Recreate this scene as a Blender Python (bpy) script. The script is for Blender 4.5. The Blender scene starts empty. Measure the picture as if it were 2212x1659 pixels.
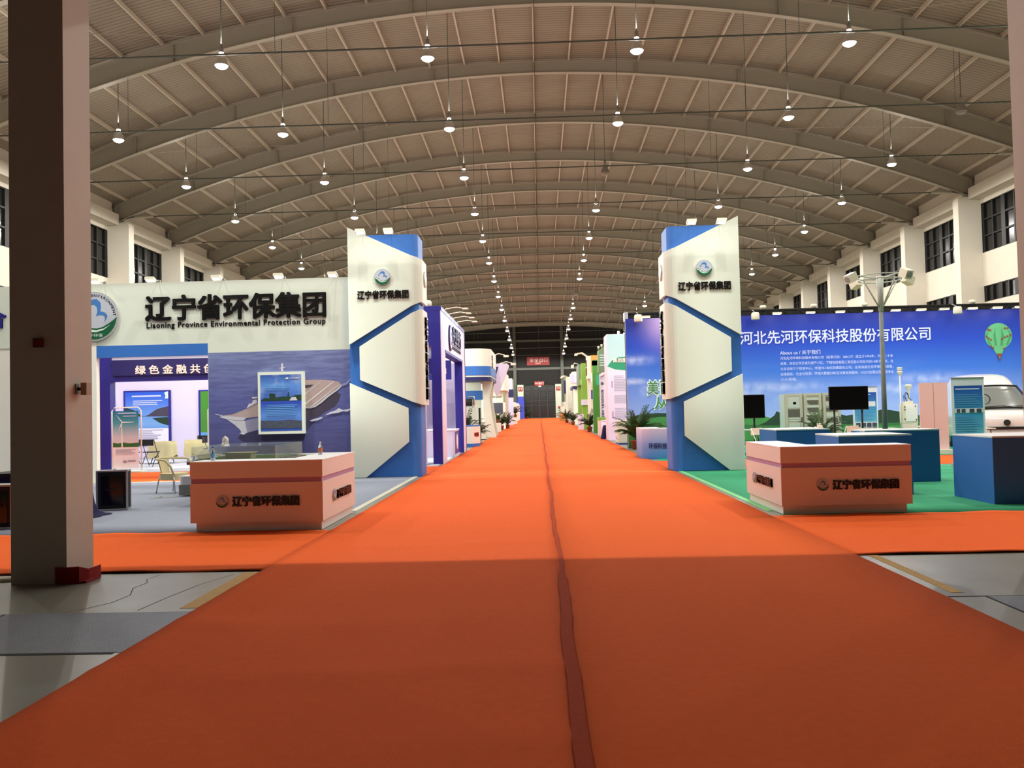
import bpy, math, random
from mathutils import Vector, Matrix
PI = math.pi
S = bpy.context.scene
COL = S.collection
random.seed(7)

# ------------------------------------------------------------------ camera, world, exposure
cd = bpy.data.cameras.new('camera')
cam = bpy.data.objects.new('camera', cd)
COL.objects.link(cam)
yaw, pitch, roll = .0313, .0297, -.02315
fw = Vector((-math.sin(yaw) * math.cos(pitch), math.cos(yaw) * math.cos(pitch), math.sin(pitch)))
rt = fw.cross(Vector((0, 0, 1))).normalized()
up = rt.cross(fw)
r2 = rt * math.cos(roll) + up * math.sin(roll)
u2 = -rt * math.sin(roll) + up * math.cos(roll)
cam.matrix_world = Matrix(((r2.x, u2.x, -fw.x, -.147), (r2.y, u2.y, -fw.y, 0), (r2.z, u2.z, -fw.z, 1.5608), (0, 0, 0, 1)))
cd.sensor_fit = 'HORIZONTAL'
cd.sensor_width = 36
cd.lens = 36 * 1850 / 2212
cd.clip_start = .05
cd.clip_end = 400
S.camera = cam
w = bpy.data.worlds.new('night')
S.world = w
w.use_nodes = True
w.node_tree.nodes['Background'].inputs[0].default_value = (.02, .022, .03, 1)
w.node_tree.nodes['Background'].inputs[1].default_value = .3
S.view_settings.view_transform = 'Standard'
S.view_settings.look = 'None'
S.view_settings.exposure = .16
S.view_settings.gamma = 1
S.view_settings.use_curve_mapping = False
S.cycles.use_denoising = True
S.cycles.max_bounces = 7
S.cycles.diffuse_bounces = 4
LAMP_W = 860
LAMP_C = (1, .965, .9)
BOOTH_C = (.97, 1, .9)

# ------------------------------------------------------------------ helpers
def lin(c):
    return tuple((v / 255 / 12.92) if v / 255 <= .04045 else ((v / 255 + .055) / 1.055) ** 2.4 for v in c)

def mat(name, rgb, rough=.6, metal=0, noise=0, scale=6, bump=0, bscale=60, emit=0, alpha=1, trans=0, spec=None):
    m = bpy.data.materials.new(name)
    m.use_nodes = True
    nt = m.node_tree
    b = nt.nodes['Principled BSDF']
    c = lin(rgb)
    b.inputs['Base Color'].default_value = (*c, 1)
    b.inputs['Roughness'].default_value = rough
    b.inputs['Metallic'].default_value = metal
    if spec is not None:
        b.inputs['Specular IOR Level'].default_value = spec
    if trans:
        b.inputs['Transmission Weight'].default_value = trans
    if alpha < 1:
        b.inputs['Alpha'].default_value = alpha
    if emit:
        b.inputs['Emission Color'].default_value = (*c, 1)
        b.inputs['Emission Strength'].default_value = emit
    if noise or bump:
        tc = nt.nodes.new('ShaderNodeTexCoord')
    if noise:
        n = nt.nodes.new('ShaderNodeTexNoise')
        n.inputs['Scale'].default_value = scale
        n.inputs['Detail'].default_value = 5
        nt.links.new(tc.outputs['Object'], n.inputs['Vector'])
        mx = nt.nodes.new('ShaderNodeMix')
        mx.data_type = 'RGBA'
        mx.inputs[6].default_value = (*[max(0, v * (1 - noise)) for v in c], 1)
        mx.inputs[7].default_value = (*[min(1, v * (1 + noise)) for v in c], 1)
        nt.links.new(n.outputs['Fac'], mx.inputs[0])
        nt.links.new(mx.outputs[2], b.inputs['Base Color'])
    if bump:
        n2 = nt.nodes.new('ShaderNodeTexNoise')
        n2.inputs['Scale'].default_value = bscale
        n2.inputs['Detail'].default_value = 3
        nt.links.new(tc.outputs['Object'], n2.inputs['Vector'])
        bp = nt.nodes.new('ShaderNodeBump')
        bp.inputs['Strength'].default_value = bump
        bp.inputs['Distance'].default_value = .01
        nt.links.new(n2.outputs['Fac'], bp.inputs['Height'])
        nt.links.new(bp.outputs['Normal'], b.inputs['Normal'])
    return m

def ramp_mat(name, axis, lo, hi, stops, cloud=None, wave=None, rough=.5, blobs=(), glare=None):
    """printed sheet: colour stops along one object axis (x, y or z), optional cloud print or wave streaks"""
    m = bpy.data.materials.new(name)
    m.use_nodes = True
    nt = m.node_tree
    b = nt.nodes['Principled BSDF']
    b.inputs['Roughness'].default_value = rough
    tc = nt.nodes.new('ShaderNodeTexCoord')
    sp = nt.nodes.new('ShaderNodeSeparateXYZ')
    nt.links.new(tc.outputs['Object'], sp.inputs[0])
    mr = nt.nodes.new('ShaderNodeMapRange')
    mr.inputs[1].default_value = lo
    mr.inputs[2].default_value = hi
    nt.links.new(sp.outputs[axis], mr.inputs[0])
    cr = nt.nodes.new('ShaderNodeValToRGB')
    el = cr.color_ramp.elements
    while len(el) < len(stops):
        el.new(.5)
    for e, (p, c) in zip(el, stops):
        e.position = p
        e.color = (*lin(c), 1)
    nt.links.new(mr.outputs[0], cr.inputs[0])
    out = cr.outputs[0]
    if cloud or wave:
        mp = nt.nodes.new('ShaderNodeMapping')
        mp.inputs['Scale'].default_value = (cloud or wave)['scale']
        nt.links.new(tc.outputs['Object'], mp.inputs[0])
        n = nt.nodes.new('ShaderNodeTexNoise')
        n.inputs['Scale'].default_value = 1
        n.inputs['Detail'].default_value = 6
        nt.links.new(mp.outputs[0], n.inputs['Vector'])
        r2_ = nt.nodes.new('ShaderNodeValToRGB')
        a, z = (cloud or wave)['band']
        r2_.color_ramp.elements[0].position = a
        r2_.color_ramp.elements[1].position = z
        nt.links.new(n.outputs['Fac'], r2_.inputs[0])
        fac = r2_.outputs[0]
        mu = nt.nodes.new('ShaderNodeMath')
        mu.operation = 'MULTIPLY'
        mu.inputs[1].default_value = (cloud or wave)['amount']
        nt.links.new(fac, mu.inputs[0])
        fac = mu.outputs[0]
        if cloud:
            mr2 = nt.nodes.new('ShaderNodeMapRange')
            mr2.inputs[1].default_value = cloud['top'][0]
            mr2.inputs[2].default_value = cloud['top'][1]
            nt.links.new(sp.outputs[2], mr2.inputs[0])
            mu2 = nt.nodes.new('ShaderNodeMath')
            mu2.operation = 'MULTIPLY'
            nt.links.new(fac, mu2.inputs[0])
            nt.links.new(mr2.outputs[0], mu2.inputs[1])
            fac = mu2.outputs[0]
        def blob(x0, z0, rx, rz):
            def dd(o, c0, r):
                a_ = nt.nodes.new('ShaderNodeMath')
                a_.operation = 'SUBTRACT'
                nt.links.new(sp.outputs[o], a_.inputs[0])
                a_.inputs[1].default_value = c0
                b2 = nt.nodes.new('ShaderNodeMath')
                b2.operation = 'MULTIPLY'
                nt.links.new(a_.outputs[0], b2.inputs[0])
                b2.inputs[1].default_value = 1 / r
                c2 = nt.nodes.new('ShaderNodeMath')
                c2.operation = 'POWER'
                nt.links.new(b2.outputs[0], c2.inputs[0])
                c2.inputs[1].default_value = 2
                return c2.outputs[0]
            s_ = nt.nodes.new('ShaderNodeMath')
            s_.operation = 'ADD'
            nt.links.new(dd(0, x0, rx), s_.inputs[0])
            nt.links.new(dd(2, z0, rz), s_.inputs[1])
            m_ = nt.nodes.new('ShaderNodeMath')
            m_.operation = 'MULTIPLY'
            m_.inputs[1].default_value = -1
            nt.links.new(s_.outputs[0], m_.inputs[0])
            e_ = nt.nodes.new('ShaderNodeMath')
            e_.operation = 'EXPONENT'
            nt.links.new(m_.outputs[0], e_.inputs[0])
            return e_.outputs[0]
        if blobs:
            r3 = nt.nodes.new('ShaderNodeMapRange')
            r3.inputs[1].default_value = .3
            r3.inputs[2].default_value = .62
            n3 = nt.nodes.new('ShaderNodeTexNoise')
            n3.inputs['Scale'].default_value = 2.2
            n3.inputs['Detail'].default_value = 6
            nt.links.new(tc.outputs['Object'], n3.inputs['Vector'])
            nt.links.new(n3.outputs['Fac'], r3.inputs[0])
            for bl in blobs:
                m3 = nt.nodes.new('ShaderNodeMath')
                m3.operation = 'MULTIPLY'
                nt.links.new(blob(*bl), m3.inputs[0])
                nt.links.new(r3.outputs[0], m3.inputs[1])
                x3 = nt.nodes.new('ShaderNodeMath')
                x3.operation = 'MAXIMUM'
                nt.links.new(fac, x3.inputs[0])
                nt.links.new(m3.outputs[0], x3.inputs[1])
                fac = x3.outputs[0]
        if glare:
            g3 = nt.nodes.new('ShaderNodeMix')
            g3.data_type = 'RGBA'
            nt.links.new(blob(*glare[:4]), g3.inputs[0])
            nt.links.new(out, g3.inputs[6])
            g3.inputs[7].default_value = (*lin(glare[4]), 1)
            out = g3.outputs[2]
        mx = nt.nodes.new('ShaderNodeMix')
        mx.data_type = 'RGBA'
        nt.links.new(fac, mx.inputs[0])
        nt.links.new(out, mx.inputs[6])
        mx.inputs[7].default_value = (*lin((cloud or wave)['color']), 1)
        out = mx.outputs[2]
    nt.links.new(out, b.inputs['Base Color'])
    return m

class Fr:
    """a flat working frame: origin, right and up axes, w along the outward normal"""
    def __init__(self, o, r=(1, 0, 0), u=(0, 0, 1)):
        self.o, self.r, self.u = Vector(o), Vector(r).normalized(), Vector(u).normalized()
        self.n = self.r.cross(self.u)
    def __call__(self, u, v, w=0):
        return self.o + self.r * u + self.u * v + self.n * w

def south(y, x=0, z=0):      # sheet whose face looks towards -Y
    return Fr((x, y, z))
def east(x, y=0, z=0):       # face looks towards +X; u runs along +Y
    return Fr((x, y, z), (0, 1, 0))
def west(x, y=0, z=0):       # face looks towards -X; u runs along -Y
    return Fr((x, y, z), (0, -1, 0))

class MB:
    def __init__(self):
        self.v, self.f, self.m, self.s = [], [], [], []
    def add(self, vs, fs, mi=0, smooth=False):
        k = len(self.v)
        self.v += [tuple(p) for p in vs]
        self.f += [[i + k for i in f] for f in fs]
        self.m += [mi] * len(fs)
        self.s += [smooth] * len(fs)
        return self
    def box(self, x0, x1, y0, y1, z0, z1, mi=0):
        x0, x1 = min(x0, x1), max(x0, x1)
        y0, y1 = min(y0, y1), max(y0, y1)
        z0, z1 = min(z0, z1), max(z0, z1)
        vs = [(x, y, z) for z in (z0, z1) for y in (y0, y1) for x in (x0, x1)]
        return self.add(vs, [(0, 2, 3, 1), (4, 5, 7, 6), (0, 1, 5, 4), (2, 6, 7, 3), (0, 4, 6, 2), (1, 3, 7, 5)], mi)
    def rbox(self, x0, x1, y0, y1, z0, z1, r=.02, mi=0, n=3):
        """box with rounded vertical edges"""
        pts = []
        for cx, cy, a in ((x1 - r, y1 - r, 0), (x0 + r, y1 - r, 90), (x0 + r, y0 + r, 180), (x1 - r, y0 + r, 270)):
            for i in range(n + 1):
                t = math.radians(a + 90 * i / n)
                pts.append((cx + r * math.cos(t), cy + r * math.sin(t)))
        return self.prism(pts, Fr((0, 0, 0), (1, 0, 0), (0, 1, 0)), z0, z1, mi)
    def prism(self, pts, fr, w0=0, w1=.01, mi=0, smooth=False):
        n = len(pts)
        vs = [fr(u, v, w0) for u, v in pts] + [fr(u, v, w1) for u, v in pts]
        a = sum(pts[i][0] * pts[(i + 1) % n][1] - pts[(i + 1) % n][0] * pts[i][1] for i in range(n))
        top = list(range(n, 2 * n))
        bot = list(range(n))[::-1]
        side = [(i, (i + 1) % n, n + (i + 1) % n, n + i) for i in range(n)]
        if a < 0:
            top, bot, side = top[::-1], bot[::-1], [q[::-1] for q in side]
        self.add(vs, [top, bot], mi)
        k = len(self.v) - 2 * n
        self.f += [[i + k for i in q] for q in side]
        self.m += [mi] * n
        self.s += [smooth] * n
        return self
    def rect(self, fr, u0, u1, v0, v1, w0=0, w1=.01, mi=0):
        return self.prism([(u0, v0), (u1, v0), (u1, v1), (u0, v1)], fr, w0, w1, mi)
    def tube(self, pts, r, n=8, mi=0, cap=True):
        pts = [Vector(p) for p in pts]
        rs = r if isinstance(r, (list, tuple)) else [r] * len(pts)
        vs, fs = [], []
        for i, p in enumerate(pts):
            t = (pts[min(i + 1, len(pts) - 1)] - pts[max(i - 1, 0)]).normalized()
            a = t.cross(Vector((0, 0, 1)) if abs(t.z) < .95 else Vector((1, 0, 0))).normalized()
            b = t.cross(a)
            vs += [p + (a * math.cos(2 * PI * k / n) + b * math.sin(2 * PI * k / n)) * rs[i] for k in range(n)]
        for i in range(len(pts) - 1):
            fs += [(i * n + k, i * n + (k + 1) % n, (i + 1) * n + (k + 1) % n, (i + 1) * n + k) for k in range(n)]
        self.add(vs, [f[::-1] for f in fs], mi, n > 5)
        if cap:
            k = len(self.v) - len(vs)
            self.f += [[k + i for i in range(n)], [k + len(vs) - n + i for i in range(n)][::-1]]
            self.m += [mi, mi]
            self.s += [False, False]
        return self
    def lathe(self, prof, c=(0, 0, 0), n=20, mi=0, smooth=True, arc=1.0):
        vs, fs = [], []
        m = n if arc == 1 else n + 1
        for r, z in prof:
            vs += [(c[0] + r * math.cos(2 * PI * arc * k / n), c[1] + r * math.sin(2 * PI * arc * k / n), c[2] + z) for k in range(m)]
        for i in range(len(prof) - 1):
            fs += [(i * m + k, i * m + (k + 1) % m, (i + 1) * m + (k + 1) % m, (i + 1) * m + k) for k in range(n)]
        return self.add(vs, fs, mi, smooth)
    def disc(self, fr, cu, cv, r, w0, w1, mi=0, n=32):
        return self.prism([(cu + r * math.cos(2 * PI * k / n), cv + r * math.sin(2 * PI * k / n)) for k in range(n)], fr, w0, w1, mi)
    def obj(self, name, mats, parent=None, loc=None):
        me = bpy.data.meshes.new(name)
        me.from_pydata(self.v, [], self.f)
        for m in (mats if isinstance(mats, (list, tuple)) else [mats]):
            me.materials.append(m)
        me.polygons.foreach_set('material_index', self.m)
        me.polygons.foreach_set('use_smooth', self.s)
        me.update()
        o = bpy.data.objects.new(name, me)
        COL.objects.link(o)
        if parent:
            o.parent = parent
        if loc:
            o.location = loc
        return o

def tag(o, label, cat, group=None):
    o['label'], o['category'] = label, cat
    if group:
        o['group'] = group
    return o
def thing(name, label, cat, loc=(0, 0, 0), rz=0, group=None):
    o = bpy.data.objects.new(name, None)
    COL.objects.link(o)
    o.empty_display_size = .2
    o.location = loc
    o.rotation_euler = (0, 0, rz)
    return tag(o, label, cat, group)
def struct(o):
    o['kind'] = 'structure'
    return o
def dup(root, loc, rz=0, label=None, group=None):
    r = root.copy()
    COL.objects.link(r)
    r.location = loc
    r.rotation_euler = (0, 0, rz)
    if label:
        r['label'] = label
    if group:
        r['group'] = group
    for ch in list(root.children):
        c = ch.copy()
        COL.objects.link(c)
        c.parent = r
        for g in list(ch.children):
            d = g.copy()
            COL.objects.link(d)
            d.parent = c
    return r

def text(name, body, m, parent, fr, u0, u1, v0, v1, depth=.01, bold=0, w=0, track=1):
    c = bpy.data.curves.new('type', 'FONT')
    c.body = body
    c.resolution_u = 3
    c.align_x = 'CENTER'
    c.space_character = track
    c.space_line = 1.02
    o = bpy.data.objects.new('type', c)
    me = bpy.data.meshes.new_from_object(o)
    xs = [v.co.x for v in me.vertices]
    ys = [v.co.y for v in me.vertices]
    a, b_, c_, d = min(xs), max(xs), min(ys), max(ys)
    flat = [(u0 + (v.co.x - a) / (b_ - a) * (u1 - u0), v0 + (v.co.y - c_) / (d - c_) * (v1 - v0)) for v in me.vertices]
    faces = [list(p.vertices) for p in me.polygons]
    mb = MB()
    n = len(flat)
    e = bold * min((u1 - u0) / (b_ - a), (v1 - v0) / (d - c_))
    shifts = [(0, 0)] if not bold else [(e * i, e * j) for i in (-1, 0, 1) for j in (-1, 0, 1) if (i or j)]
    if depth <= .006 and bold:
        shifts = shifts[::2] + [(0, 0)]
    for k_, (du, dv) in enumerate(shifts):
        mb.add([fr(u + du, v + dv, w + depth + .0007 * k_) for u, v in flat], faces)
    if depth > .006:
        cnt = {}
        for f in faces:
            for i in range(len(f)):
                e = (f[i], f[(i + 1) % len(f)])
                cnt[e] = 1
        rim = [e for e in cnt if (e[1], e[0]) not in cnt]
        vs, fs = [], []
        for du, dv in shifts:
            for a1, b1 in rim:
                k = len(vs)
                ua, va, ub, vb = flat[a1][0] + du, flat[a1][1] + dv, flat[b1][0] + du, flat[b1][1] + dv
                vs += [fr(ua, va, w), fr(ub, vb, w), fr(ub, vb, w + depth), fr(ua, va, w + depth)]
                fs.append((k, k + 1, k + 2, k + 3))
        mb.add(vs, fs)
    bpy.data.objects.remove(o)
    bpy.data.curves.remove(c)
    bpy.data.meshes.remove(me)
    return mb.obj(name, m, parent)

def prints(name, fr, layers, parent, w0=.001, step=.0012):
    """a printed picture: flat inked shapes on one sheet, one mesh"""
    mats, mb = [], MB()
    for i, (m, pts) in enumerate(layers):
        if m not in mats:
            mats.append(m)
        mb.prism(pts, fr, 0 if i == 0 else w0 + step * (i - 1), w0 + step * i, mats.index(m))
    return mb.obj(name, mats, parent)
def R4(a, b, c, d):
    return [(a, c), (b, c), (b, d), (a, d)]
def lines(m, u0, u1, v0, v1, n, ragged=.25, fill=.5, seed=1):
    """rows of small print too fine to read"""
    rnd = random.Random(seed)
    h = (v1 - v0) / n
    return [(m, R4(u0, u0 + (u1 - u0) * (1 - ragged * rnd.random()), v1 - h * (i + fill), v1 - h * i)) for i in range(n)]
def spot(loc, target, watts, angle=100, blend=.6, r=.06, color=BOOTH_C, parent=None, name='lamp_light'):
    l = bpy.data.lights.new(name, 'SPOT')
    l.energy, l.color, l.spot_size, l.spot_blend, l.shadow_soft_size = watts, color, math.radians(angle), blend, r
    o = bpy.data.objects.new(name, l)
    COL.objects.link(o)
    o.location = loc
    o.rotation_euler = (Vector(target) - Vector(loc)).to_track_quat('-Z', 'Y').to_euler()
    return o

def washer(loc, n, r, E, half=1.6, reach=.08):
    """asymmetric wall-washing luminaire: its beam gets stronger towards the foot of the panel so the panel is evenly lit"""
    l = bpy.data.lights.new('wash_light', 'POINT')
    l.color = BOOTH_C
    l.shadow_soft_size = .05
    l.energy = 4 * PI * E * r * r
    l.use_nodes = True
    nt = l.node_tree
    em = nt.nodes['Emission']
    geo = nt.nodes.new('ShaderNodeNewGeometry')
    def dot(v):
        d = nt.nodes.new('ShaderNodeVectorMath')
        d.operation = 'DOT_PRODUCT'
        d.inputs[1].default_value = v
        nt.links.new(geo.outputs['Incoming'], d.inputs[0])
        return d.outputs['Value']
    def ma(op, a, b_=None, c=None):
        m = nt.nodes.new('ShaderNodeMath')
        m.operation = op
        for i, q in enumerate((a, b_, c)):
            if q is None:
                continue
            if isinstance(q, (int, float)):
                m.inputs[i].default_value = q
            else:
                nt.links.new(q, m.inputs[i])
        return m.outputs[0]
    sy = ma('MAXIMUM', dot(n), .02)
    core = ma('DIVIDE', 1.0, ma('POWER', ma('MAXIMUM', sy, reach), 3.0))
    cut = nt.nodes.new('ShaderNodeMapRange')
    cut.interpolation_type = 'SMOOTHSTEP'
    cut.inputs[1].default_value = reach * .8
    cut.inputs[2].default_value = reach * 1.15
    nt.links.new(sy, cut.inputs[0])
    lat = ma('DIVIDE', ma('MULTIPLY', dot(Vector(n).cross(Vector((0, 0, 1)))), r), sy)
    g = ma('EXPONENT', ma('MULTIPLY', ma('MULTIPLY', lat, lat), -1 / (half * half)))
    down = nt.nodes.new('ShaderNodeMapRange')
    down.interpolation_type = 'SMOOTHSTEP'
    down.inputs[1].default_value = .25
    down.inputs[2].default_value = -.1
    nt.links.new(dot((0, 0, 1)), down.inputs[0])
    nt.links.new(ma('MULTIPLY', ma('MULTIPLY', core, cut.outputs[0]), ma('MULTIPLY', g, down.outputs[0])), em.inputs['Strength'])
    o = bpy.data.objects.new('wash_light', l)
    COL.objects.link(o)
    o.location = loc
    return o

# ------------------------------------------------------------------ materials
M = dict(
    white=mat('painted_white_panel', (220, 228, 214), .55, noise=.02, scale=2),
    cream=mat('cream_panel', (238, 236, 224), .6),
    counter=mat('white_laminate', (236, 228, 220), .45),
    top=mat('bright_white_top', (246, 246, 244), .35),
    blue=mat('royal_blue_panel', (50, 112, 196), .55, noise=.04, scale=3),
    navy=mat('deep_blue_panel', (34, 30, 138), .5),
    ink=mat('navy_ink', (22, 24, 92), .5),
    black=mat('black_acrylic', (14, 13, 12), .35),
    rubber=mat('dark_rubber', (18, 18, 18), .7),
    stripe=mat('mauve_stripe', (176, 138, 178), .5),
    orange=None,
    greyc=mat('grey_carpet', (160, 168, 186), .95, noise=.08, scale=9, bump=.25),
    greenc=mat('green_carpet', (60, 172, 122), .95, noise=.08, scale=9, bump=.25),
    palec=mat('pale_floor_sheet', (196, 200, 212), .6, noise=.05),
    edge=mat('pale_tape', (222, 220, 200), .5),
    greenedge=mat('pale_green_edge', (130, 214, 140), .6),
    tape=mat('clear_tape', (176, 74, 48), .9, noise=.2, scale=30, spec=.03),
    ctile=mat('column_paint', (212, 204, 192), .75, noise=.05, scale=3),
    roof_beam=mat('grey_painted_steel', (166, 160, 144), .6, noise=.05, scale=1),
    flange=mat('pale_painted_steel', (176, 168, 152), .6),
    purlin=mat('purlin_steel', (204, 192, 174), .6, noise=.08, scale=2),
    wall=mat('plaster_wall', (212, 205, 190), .85, noise=.05, scale=1.5),
    dark=mat('dark_cladding', (26, 26, 24), .8),
    gallery=mat('grey_gallery_concrete', (92, 90, 84), .85),
    winframe=mat('black_window_frame', (10, 10, 12), .5),
    glassdark=mat('night_glass', (16, 17, 18), .18),
    pillar=mat('far_pillar_paint', (196, 206, 188), .8),
    girt=mat('steel_girt', (86, 90, 82), .6),
    doorframe=mat('dark_door_frame', (58, 64, 58), .6),
    red=mat('red_sign', (150, 30, 28), .5),
    redink=mat('white_sign_ink', (244, 230, 224), .5),
    steel=mat('brushed_steel', (176, 178, 180), .3, .9),
    alu=mat('aluminium', (200, 202, 204), .35, .8),
    grey=mat('grey_enamel', (150, 152, 148), .5),
    polegrey=mat('pole_grey', (120, 128, 124), .5, noise=.08),
    polering=mat('galvanised_ring', (186, 190, 180), .45),
    offwhite=mat('off_white_plastic', (232, 228, 206), .45),
    lit=mat('lit_lens', (255, 250, 244), .3, emit=26),
    lit2=mat('lit_floodlight', (255, 252, 244), .3, emit=7),
    reflector=mat('lamp_reflector', (222, 220, 214), .3, .5),
    housing=mat('lamp_housing', (150, 144, 134), .5),
    deadlens=mat('unlit_lens', (150, 146, 138), .3),
    logo_grey=mat('logo_grey', (186, 192, 204), .35),
    logo_blue=mat('logo_blue', (70, 122, 186), .4),
    logo_green=mat('logo_green', (24, 92, 58), .4),
    logo_white=mat('logo_white', (214, 232, 222), .4),
    logo_rim=mat('logo_rim', (200, 200, 196), .3, .4),
    lilac=mat('lilac_panel', (222, 214, 240), .6),
    pink=mat('pale_pink_panel', (232, 206, 204), .6),
    screen=mat('switched_off_screen', (8, 8, 9), .12),
    vanwhite=mat('van_paint', (240, 240, 236), .15, spec=.6),
    vanglass=mat('windscreen', (96, 104, 100), .04, alpha=.6),
    chrome=mat('chrome', (220, 220, 222), .08, 1),
    rattan=mat('cream_rattan', (226, 214, 168), .6, noise=.1, scale=40, bump=.3),
    cloth=mat('cream_tablecloth', (226, 216, 164), .85, bump=.2),
    navycloth=mat('navy_velvet', (20, 18, 74), .9, noise=.2, scale=5),
    leaf=mat('palm_leaf', (58, 84, 36), .6, noise=.4, scale=8),
    leaf2=mat('dark_leaf', (40, 62, 30), .6, noise=.4, scale=8),
    pot=mat('terracotta', (150, 84, 52), .7, noise=.1),
    soil=mat('soil', (44, 34, 26), .95),
    bottle=mat('clear_plastic', (226, 236, 244), .08, trans=.85),
    water=mat('blue_label', (120, 178, 226), .4),
    capblue=mat('blue_cap', (50, 110, 210), .4),
    orangeink=mat('orange_label', (222, 130, 80), .5),
    glass=mat('clear_glass', (214, 232, 224), .05, alpha=.16),
    base=mat('display_base', (112, 106, 92), .6),
    moss=mat('model_grass', (60, 96, 36), .95, noise=.5, scale=60, bump=.8, bscale=90),
    model=mat('model_building', (188, 184, 142), .7),
    cabinet=mat('cabinet_grey', (186, 186, 166), .5, noise=.03),
    cabside=mat('cabinet_side', (196, 206, 196), .5),
    cabdark=mat('cabinet_panel', (96, 94, 84), .5),
    brown=mat('cardboard', (176, 128, 70), .8),
    limegreen=mat('lime_green_panel', (128, 176, 62), .55),
    leafgreen=mat('green_panel', (66, 140, 40), .55),
    mutegreen=mat('grey_green_panel', (112, 138, 104), .55),
    mint=mat('mint_print', (186, 224, 222), .5),
    teal=mat('teal_print', (36, 150, 110), .5),
    amber=mat('amber_panel', (226, 170, 80), .55),
    darkteal=mat('dark_teal_panel', (36, 78, 98), .5),
    bluebox=mat('bright_blue_box', (56, 72, 190), .6),
    binned=mat('green_bin', (14, 84, 62), .5),
    maroon=mat('maroon_mat', (150, 16, 14), .9, bump=.4),
    box_red=mat('call_point_red', (96, 30, 26), .5),
    box_tan=mat('detector_tan', (176, 146, 118), .5),
    yellow=mat('yellow_line', (216, 170, 90), .8, noise=.15, scale=12),
    plate=mat('steel_cover_plate', (106, 112, 126), .5, .2, noise=.12, scale=7, bump=.7, bscale=150),
    joint=mat('floor_joint', (24, 24, 26), .9),
    shirt=mat('grey_ink', (150, 150, 168), .6),
    paleink=mat('pale_ink', (206, 214, 250), .55),
    paper=mat('print_white', (236, 234, 246), .5),
    greytext=mat('grey_print', (170, 170, 192), .6),
    photo=mat('photo_print', (70, 76, 92), .5, noise=.6, scale=20),
    hill=mat('print_hill_green', (62, 132, 66), .55, noise=.25, scale=2.5),
    hill2=mat('print_field_green', (44, 104, 52), .55, noise=.35, scale=4),
    trees=mat('print_dark_trees', (20, 54, 34), .6, noise=.4, scale=6),
    cloudp=mat('print_cloud', (176, 190, 236), .55, noise=.12, scale=2),
    ballgreen=mat('print_balloon_green', (92, 172, 122), .5, noise=.15, scale=5),
    ballgreen2=mat('print_balloon_green_b', (66, 140, 96), .5, noise=.15, scale=5),
    ballred=mat('print_balloon_red', (126, 62, 46), .5),
    brush=mat('green_brush_ink', (70, 128, 72), .55),
    brushedge=mat('brush_outline', (214, 234, 236), .55),
    deck=mat('print_deck', (178, 158, 156), .55, noise=.12, scale=4),
    hull=mat('print_hull', (196, 196, 206), .55, noise=.12, scale=5),
    hulldark=mat('print_hull_shadow', (66, 58, 78), .55, noise=.3, scale=5),
    seadark=mat('print_dark_water', (52, 50, 86), .55, noise=.3, scale=5),
    hullshade=mat('print_hull_side', (142, 140, 166), .55, noise=.1, scale=5),
    wakehaze=mat('print_wake_haze', (142, 148, 190), .55, noise=.15, scale=8),
    foam=mat('print_foam', (206, 204, 218), .55, noise=.15, scale=12),
    decky=mat('print_deck_line', (214, 208, 204), .55),
    folding=mat('black_tubular_steel', (20, 18, 24), .4),
    whitesteel=mat('white_folding_furniture', (236, 234, 220), .45),
    flower=mat('white_petals', (246, 244, 230), .6),
    lightblue=mat('light_blue_print', (96, 160, 214), .5),
)
def carpet_mat():
    m = mat('orange_red_carpet', (240, 104, 48), .96, spec=.08, noise=.07, scale=14, bump=.35, bscale=140)
    return m
M['orange'] = carpet_mat()
M['orange2'] = mat('orange_red_carpet_roll', (241, 106, 48), .96, spec=.08, noise=.07, scale=14, bump=.35, bscale=140)

def concrete():
    m = mat('polished_concrete', (136, 136, 124), .32, noise=.22, scale=.9, bump=.06, bscale=30)
    nt = m.node_tree
    b = nt.nodes['Principled BSDF']
    n = nt.nodes.new('ShaderNodeTexNoise')
    n.inputs['Scale'].default_value = 1.6
    n.inputs['Detail'].default_value = 6
    r = nt.nodes.new('ShaderNodeMapRange')
    r.inputs[3].default_value = .22
    r.inputs[4].default_value = .5
    tc = nt.nodes.new('ShaderNodeTexCoord')
    nt.links.new(tc.outputs['Object'], n.inputs['Vector'])
    nt.links.new(n.outputs['Fac'], r.inputs[0])
    nt.links.new(r.outputs[0], b.inputs['Roughness'])
    return m
M['concrete'] = concrete()

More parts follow.
